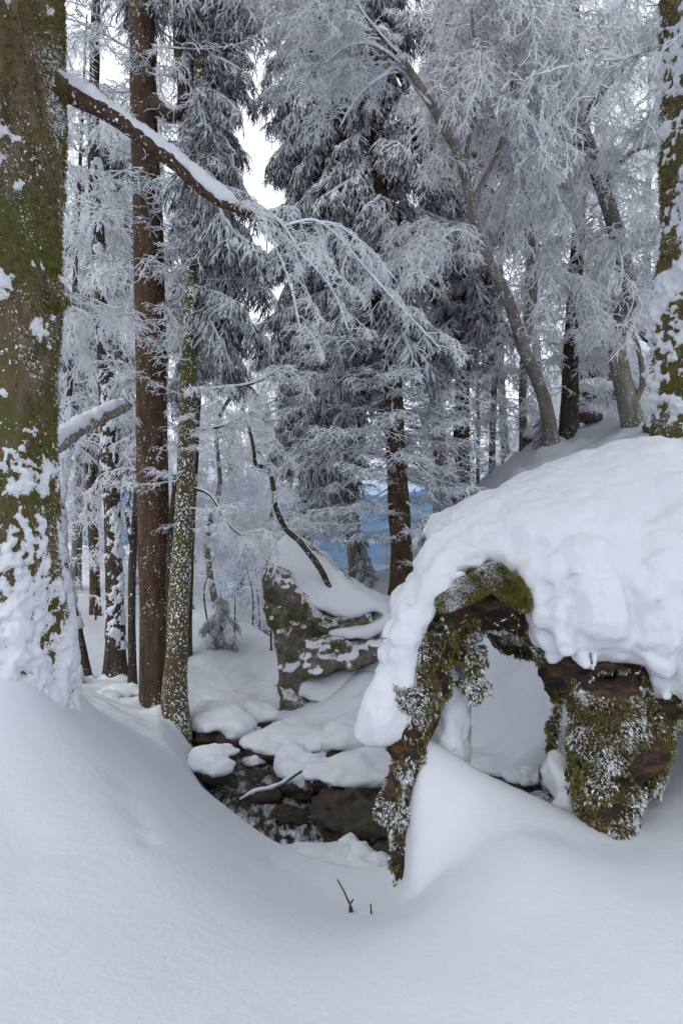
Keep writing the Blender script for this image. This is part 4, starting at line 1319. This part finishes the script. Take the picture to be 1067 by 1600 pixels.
# small firs and saplings
small = [(562, 905, 10.2, 0.55, 'little snow-bent fir at the foot of the twin-stemmed spruce'),
         (562, 880, 11.2, 0.8, 'narrow young fir behind the twin-stemmed spruce against the blue valley'),
         (345, 1045, 11.0, 0.75, 'small drooping fir on the open snow slope beyond the stream'),
         (698, 800, 10.6, 0.9, 'bushy young fir beside the snow cap below the bowed beech'),
         (845, 700, 10.8, 0.45, 'snowy fir seedling at the foot of the bent beech')]
for k, (px, py, d, h, lab) in enumerate(small):
    b = P(px, py, d)
    gz = ground_z(b[0], b[1])
    tr = Tree('young_fir', lab, [np.array([b[0], d, gz - .05]), np.array([b[0] + .02, d, gz + h * .6]), np.array([b[0], d, gz + h * 1.15])], [0.022, 0.016, 0.006], M_DARK_BARK, nu=8, nv=30, flare=0.1, seed=90 + k)
    tr.branches(LIVE, 26, gz + (0.06 if k != 2 else .45) * h, gz + h * 1.1, lambda f: h * 0.38 * (1.1 - .7 * f), tilt=(.25, .2))

for k, (px, py, d, h) in enumerate([(395, 1000, 13.5, 1.3), (408, 985, 14.5, 1.6), (366, 1040, 11.5, 0.7), (424, 1032, 11.0, 0.8), (303, 985, 13.5, 1.9), (326, 1005, 12.0, 1.2), (112, 1010, 11.0, 1.6), (150, 985, 12.0, 2.4), (222, 1010, 11.0, 1.8)]):
    b = P(px, py, d)
    gz = ground_z(b[0], b[1])
    rg = np.random.default_rng(900 + k)
    tr = Tree('bare_sapling', 'thin bare sapling poking out of the open snow slope beyond the stream' if k < 6 else ['thin bare sapling beside the crooked snow-coated one', 'tall thin bare sapling left of the dark slender trunk', 'thin bare sapling behind the straight brown spruce'][k - 6],
              [np.array([b[0], d, gz - .05]), np.array([b[0] + rg.normal(0, .06), d, gz + h * .5]), np.array([b[0] + rg.normal(0, .15), d, gz + h])], [0.018, 0.013, 0.005], M_DARK_BARK, nu=7, nv=24, flare=0.1, seed=910 + k,
              group='saplings on the slope beyond the stream' if k < 6 else None)
    tr.branches(SPARSE, 8, gz + .3 * h, gz + h, lambda f: 0.42 * h ** .5)

# leaning bare sapling rooted on the boulder
sap = Tree('leaning_sapling', 'bare crooked sapling leaning out from the snow on the boulder', pth([(537, 952, 8.0), (520, 925, 7.98), (498, 885, 7.9), (470, 848, 7.85), (446, 825, 7.8), (432, 795, 7.75), (428, 765, 7.7), (420, 735, 7.7), (400, 725, 7.65), (397, 705, 7.6), (390, 670, 7.6), (380, 640, 7.6)]),
           [0.034, 0.036, 0.036, 0.034, 0.032, 0.030, 0.028, 0.026, 0.024, 0.020, 0.014, 0.008], M_DARK_BARK, nu=16, nv=110, amp=0.08, flare=0.0, sink=0.0, seed=97)
sap.limb(pth([(532, 944, 8.0), (498, 885, 7.9), (470, 848, 7.85), (446, 825, 7.8), (432, 795, 7.75)]), 0.022, 0.02, M_DARK_BARK, snow=0.022, nu=8, n=40)
sap.branches(SPARSE, 10, -0.1, 1.0, lambda f: 0.5)

# ================================================================== BOULDERS AND STREAM STONES
BB = np.array([-0.35, 8.0, -2.25])
boulder = root('boulder', 'tall limestone boulder topped with thick snow beside the stream', 'boulder', BB)
def slab(p, px, d0, d1, lean=0.0, at=7.8, k=0.07):
    """outline given in photograph pixels at depth `at`, standing between depths d0 and d1, leaning back by `lean`"""
    w = np.array([[(a - 533.5) / FPX * at, (800 - c) / FPX * at] for a, c in px])
    d2 = poly2d(p[:, 0], p[:, 2], w)
    yy = p[:, 1] - lean * (p[:, 2] - w[:, 1].min())
    return smax(d2, np.abs(yy - (d0 + d1) / 2) - (d1 - d0) / 2, k)
def boulder_f(p):
    f = slab(p, [(411, 905), (420, 885), (450, 900), (480, 935), (505, 975), (500, 1010), (505, 1060), (480, 1075), (505, 1098), (512, 1118), (480, 1140), (444, 1150), (438, 1060), (428, 1000), (411, 955)], 7.65, 8.5, 0.12)
    f = smin(f, slab(p, [(470, 1000), (520, 985), (562, 1000), (603, 975), (618, 985), (606, 1018), (560, 1038), (480, 1050)], 7.50, 8.3, 0.25), 0.04)
    f = smin(f, slab(p, [(485, 955), (520, 968), (548, 950), (583, 958), (586, 976), (545, 992), (500, 992)], 7.72, 8.4, 0.3), 0.04)
    f = smin(f, slab(p, [(415, 900), (440, 855), (475, 860), (560, 935), (610, 980), (600, 1100), (450, 1150)], 8.15, 8.9, 0.1), 0.08)
    return f
def boulder_n(p):
    ridge = 1 - np.abs(fbm(p * [2.6, 2.6, 3.6], 3))
    return 0.035 * fbm(p * 4.0, 3) - 0.05 * (ridge - 0.6) + 0.016 * fbm(p * 14, 3)
V, Q = surface_nets(boulder_f, (-1.25, 7.1, -2.8), (0.95, 9.3, 0.0), 0.022, boulder_n, 0.2)
part('rock', V, Q, M_ROCK, boulder, BB)
rng = np.random.default_rng(8)
moss_on(boulder, BB, V, Q, 30000, rng, M_MOSS, 0.026, lambda p, n: (fbm(p * 2.4, 3) + 0.5 * n[:, 2] > 0.16) & (n[:, 1] < 0.5), blades=2)
def bsnow_f(p):
    f = slab(p, [(412, 892), (424, 852), (442, 840), (462, 850), (505, 880), (560, 925), (605, 950), (618, 975), (585, 958), (545, 968), (505, 960), (478, 948), (455, 922), (430, 905)], 7.62, 9.0, 0.75, k=0.12)
    f = smin(f, slab(p, [(500, 985), (540, 978), (575, 972), (612, 955), (616, 975), (575, 995), (520, 992)], 7.55, 8.5, 0.5), 0.05)
    f = smin(f, slab(p, [(464, 1085), (472, 1058), (500, 1048), (560, 1040), (606, 1018), (660, 960), (670, 1120), (530, 1110), (500, 1090)], 7.35, 8.4, 0.6, k=0.12), 0.06)
    f = smin(f, ell(p, P(585, 955, 9.3), (0.75, 0.9, 0.20)), 0.15)
    return f
V, Q = surface_nets(bsnow_f, (-1.2, 7.0, -2.6), (1.7, 10.4, 0.2), 0.026, lambda p: 0.024 * fbm(p * 2.6, 3) + 0.010 * fbm(p * 11, 2) + 0.02 * np.clip(fbm(p * [4, 4, 7], 2), -.2, 1), 0.2)
part('snow_cap', V, Q, M_SNOW, boulder, BB)

# stone kinds, each with its own snow cap
def stone_kind(seed, flat=0.6, n=46):
    r = np.random.default_rng(seed)
    c = r.normal(0, 0.25, (4, 3)) * [1, 1, 0.4]
    rr = r.uniform(0.45, 0.8, (4, 3)) * [1, 1, flat]
    off = r.uniform(0, 50, 3)
    def f(p):
        o = ell(p, c[0], rr[0])
        for k in range(1, 4):
            o = smin(o, ell(p, c[k], rr[k]), 0.15)
        return o
    nz = lambda p: 0.14 * fbm(p * 1.6 + off, 3) - 0.13 * (1 - np.abs(fbm(p * 2.4 + off, 3)) - .6) + 0.04 * fbm(p * 7 + off, 2)
    h = 2.8 / n
    rV, rQ = surface_nets(f, (-1.4, -1.4, -1.1), (1.4, 1.4, 1.1), h, nz, 0.4)
    def fs(p):
        q = p.copy()
        q[:, 2] -= 0.27
        g = f(q) + 0.03 - 0.08 * sstep(0.05, 0.4, p[:, 2])
        g = smax(g, -(p[:, 2] - 0.12 * np.sin(3 * p[:, 0] + seed) + 0.02) * 0.8, 0.18)
        return g
    ns = lambda p: 0.12 * fbm(p * 1.5 + off, 2) + 0.06 * fbm(p * 4.0 + off, 3)
    sV, sQ = surface_nets(fs, (-1.5, -1.5, -1.0), (1.5, 1.5, 1.6), h, ns, 0.4)
    return (rV, rQ), (sV, sQ)
STONES, CAPV = [], []
M_ICE = mat_snow('ice', 0.2, (0.70, 0.76, 0.82))
M_ICE.node_tree.nodes['Principled BSDF'].inputs['Roughness'].default_value = 0.2
iV, iQ = round_tube(np.array([[0, 0, .25], [0, 0, 0], [0, 0, -.5], [.04, 0, -1.0]]), [0.14, 0.12, 0.07, 0.015], 7, lambda V, an, t, r: 0.015 * fbm(V * 6, 2))
ICE = make_mesh('icicle', iV, iQ, M_ICE)
for k in range(5):
    (rV, rQ), (sV, sQ) = stone_kind(40 + k, [0.6, 0.5, 0.8, 0.55, 0.7][k])
    CAPV.append(sV)
    STONES.append((make_mesh('stone', rV, rQ, M_WET), make_mesh('snow_cap', sV, sQ, M_SNOW), make_mesh('stone_dry', rV, rQ, M_ROCK_RED)))

def stone(px, py, d, sx, sz, kind, rot, label, snow=True, group=None, dry=False, sy=None, name='stream_stone', cat='stone', ice=0):
    p = P(px, py, d)
    if dry:
        p[2] = ground_z(p[0], p[1]) + 0.35 * sz
    o = root(name, label, cat, p, group)
    m = Matrix.Rotation(rot, 4, 'Z') @ Matrix.Diagonal((sx, sy or sx, sz, 1))
    link('rock', STONES[kind][2 if dry else 0], o, m)
    if snow:
        link('snow_cap', STONES[kind][1], o, m)
    if ice:
        # icicles under the lip of the cap, all round its open side
        v = np.array([list(m @ Vector(a)) for a in CAPV[kind]])
        rg = np.random.default_rng(int(px))
        for k in range(ice):
            x = np.interp(k, [0, ice - 1], [-0.75, 0.75]) * sx + rg.normal(0, .03 * sx)
            c = v[(np.abs(v[:, 0] - x) < 0.06 * sx)]
            if not len(c):
                continue
            c = c[c[:, 1] < c[:, 1].min() + 0.15 * sx]
            t = c[np.argmin(c[:, 2])]
            ln = rg.uniform(0.03, 0.11)
            link('icicle', ICE, o, Matrix.Translation(Vector(t + [0, 0.012, 0.004])) @ Matrix.Diagonal((ln * .8 + .03, ln * .8 + .03, ln, 1)))
    return o

S = stone
S(345, 1140, 6.9, 0.42, 0.34, 0, 0.3, 'largest snow-domed stone on the near left side of the stream')
S(405, 1130, 7.1, 0.20, 0.22, 2, 1.2, 'small snowy stone at the head of the stream')
S(385, 1148, 6.9, 0.13, 0.12, 1, 2.2, 'little snow-capped stone in midstream below the log')
S(330, 1200, 5.9, 0.30, 0.20, 3, 0.9, 'snow-covered stone on the left edge under the paired trunks')
S(430, 1165, 6.6, 0.34, 0.20, 1, 0.2, 'flat snowy stone where the stream narrows')
S(395, 1195, 6.25, 0.11, 0.10, 4, 0.5, 'tiny snow-topped stone in the dark water')
S(480, 1165, 6.5, 0.48, 0.24, 3, 1.5, 'broad snow-draped ledge stone above the cascade', ice=9)
S(545, 1165, 6.3, 0.38, 0.28, 0, 2.5, 'rounded snowy stone with a bare brown face beside the ledge')
S(470, 1215, 5.85, 0.30, 0.26, 2, 0.1, 'snow-draped stone with a ragged dark underside at the cascade', ice=10)
S(545, 1212, 5.6, 0.42, 0.26, 1, 1.0, 'long icicle-fringed snow shelf stone directly above the wet rock', ice=16)
S(415, 1243, 5.6, 0.16, 0.10, 4, 1.9, 'low wet stone at the left of the cascade', snow=False)
S(450, 1272, 5.35, 0.18, 0.12, 0, 0.6, 'dark wet stone in the middle of the cascade', snow=False)
S(530, 1310, 4.95, 0.17, 0.12, 3, 0.6, 'low wet stone in the white water beside the big wet rock', snow=False)
S(568, 1275, 5.10, 0.40, 0.30, 2, 0.8, 'big bare wet brown rock beside the arched stump', snow=False)
S(612, 1345, 4.65, 0.26, 0.30, 0, 2.0, 'dark wet rock face under the stump leg', snow=False)
S(505, 1345, 4.45, 0.30, 0.14, 1, 0.4, 'flat snow-laden stone on the near bank below the wet rock')
S(545, 1330, 4.5, 0.085, 0.10, 4, 1.4, 'small round snow knob on the near bank')
S(575, 1362, 4.25, 0.18, 0.15, 2, 0.2, 'lumpy snow-capped stone at the mouth of the notch')
S(770, 1200, 5.5, 0.22, 0.12, 1, 0.2, 'snowy stone seen through the arch, left of the pillar')
S(815, 1222, 5.0, 0.17, 0.13, 0, 1.2, 'dark stone seen through the arch, right against the pillar')
S(730, 1175, 6.0, 0.20, 0.10, 3, 2.2, 'low snow mound stone far back through the arch')
S(180, 1100, 7.2, 0.34, 0.24, 3, 0.4, 'snow-buried stone before the dark slender trunk', name='buried_stone')
S(100, 1065, 7.6, 0.22, 0.24, 2, 1.0, 'snow-heaped stone beside the massive mossy trunk', name='buried_stone')
# rocks on the slope at the right
for k, (px, py, d, sx, sz, kd, rot, lab) in enumerate([
        (925, 655, 13.0, 0.40, 0.50, 0, .3, 'fissured snowy rock below the leaning slope beech'), (970, 600, 14.0, 0.55, 0.7, 2, 1.1, 'tall reddish crag behind the S-shaped trunk'),
        (1015, 640, 12.0, 0.35, 0.65, 4, 2.2, 'upright rust-coloured rock between S-shaped and mossy trunks'), (935, 550, 16.0, 0.9, 0.8, 2, .4, 'brown crag high up the slope behind the straight dark trunk'),
        (905, 640, 14.0, 0.35, 0.35, 3, .9, 'small mossy rock right of the straight dark trunk'), (1020, 520, 15.5, 0.8, 0.9, 0, 1.9, 'snow-crowned crag near the ridge by the right mossy trunk'),
        (955, 640, 12.5, 0.28, 0.3, 1, 1.9, 'half-buried rock at the foot of the S-shaped beech'),
        (918, 672, 11.6, 0.22, 0.26, 4, .2, 'knobbly rock between the straight dark trunk and S-shaped beech'), (835, 708, 11.8, 0.20, 0.22, 2, 1.4, 'small snowy rock left of the bent beech'),
        (1022, 668, 9.4, 0.22, 0.24, 0, 2.4, 'snow-topped rock tucked against the right side of the S-shaped beech'), (985, 560, 17.0, 0.9, 1.1, 4, 2.9, 'broad reddish crag above the S-shaped beech')]):
    S(px, py, d, sx, sz, kd, rot, lab, dry=True, name='slope_rock', cat='rock')

# fallen log with its snow
LB = P(335, 1105, 7.7)
log = root('fallen_log', 'short snow-loaded log lying across the stones above the stream', 'log', LB)
lpth = crom([P(318, 1100, 7.8), P(345, 1110, 7.7), P(378, 1125, 7.5)], 30)
V, Q = round_tube(lpth, np.full(30, 0.045), 14, lambda V, a, t, r: 0.008 * fbm(V * 12, 2))
part('wood', V, Q, M_DARK_BARK, log, LB)
V, Q = round_tube(lpth + [0, 0, 0.055], 0.07 * np.sin(np.pi * np.linspace(0.06, .94, 30)) ** .4, 18, lambda V, a, t, r: 0.012 * fbm(V * 8, 2))
part('snow', V, Q, M_SNOW, log, LB)
# stick across the cascade
KB = P(410, 1250, 5.55)
st = root('driftwood_stick', 'thin stick with snow on it lying at the top of the cascade', 'stick', KB)
c = crom([P(375, 1252, 5.4), P(400, 1238, 5.4), P(432, 1230, 5.4), P(472, 1205, 5.4)], 24)
V, Q = round_tube(c, np.linspace(0.016, 0.008, 24), 8)
part('wood', V, Q, M_DARK_BARK, st, KB)
V, Q = round_tube(c + [0, 0, 0.016], 0.016 * np.sin(np.pi * np.linspace(0.05, .95, 24)) ** .5, 10, lambda V, a, t, r: 0.006 * fbm(V * 20, 2))
part('snow', V, Q, M_SNOW, st, KB)
# twigs poking out of the near snow
for lab, segs in (('forked dry twig sticking out of the snow by the notch', [[(551, 1425, 3.05), (543, 1405, 3.05), (536, 1390, 3.05), (527, 1374, 3.06)], [(547, 1414, 3.05), (552, 1405, 3.04)]]),
                  ('single short twig stub beside the forked twig', [[(580, 1428, 3.0), (579, 1412, 3.0)]])):
    b0 = P(*segs[0][0])
    tw = root('dry_twig', lab, 'twig', b0)
    for s in segs:
        cc = crom(pth([(s[0][0], s[0][1] + 12, s[0][2])] + s), 12)
        V, Q = round_tube(cc, np.linspace(0.0055, 0.003, 12), 7)
        part('stem', V, Q, M_LIMB, tw, b0)
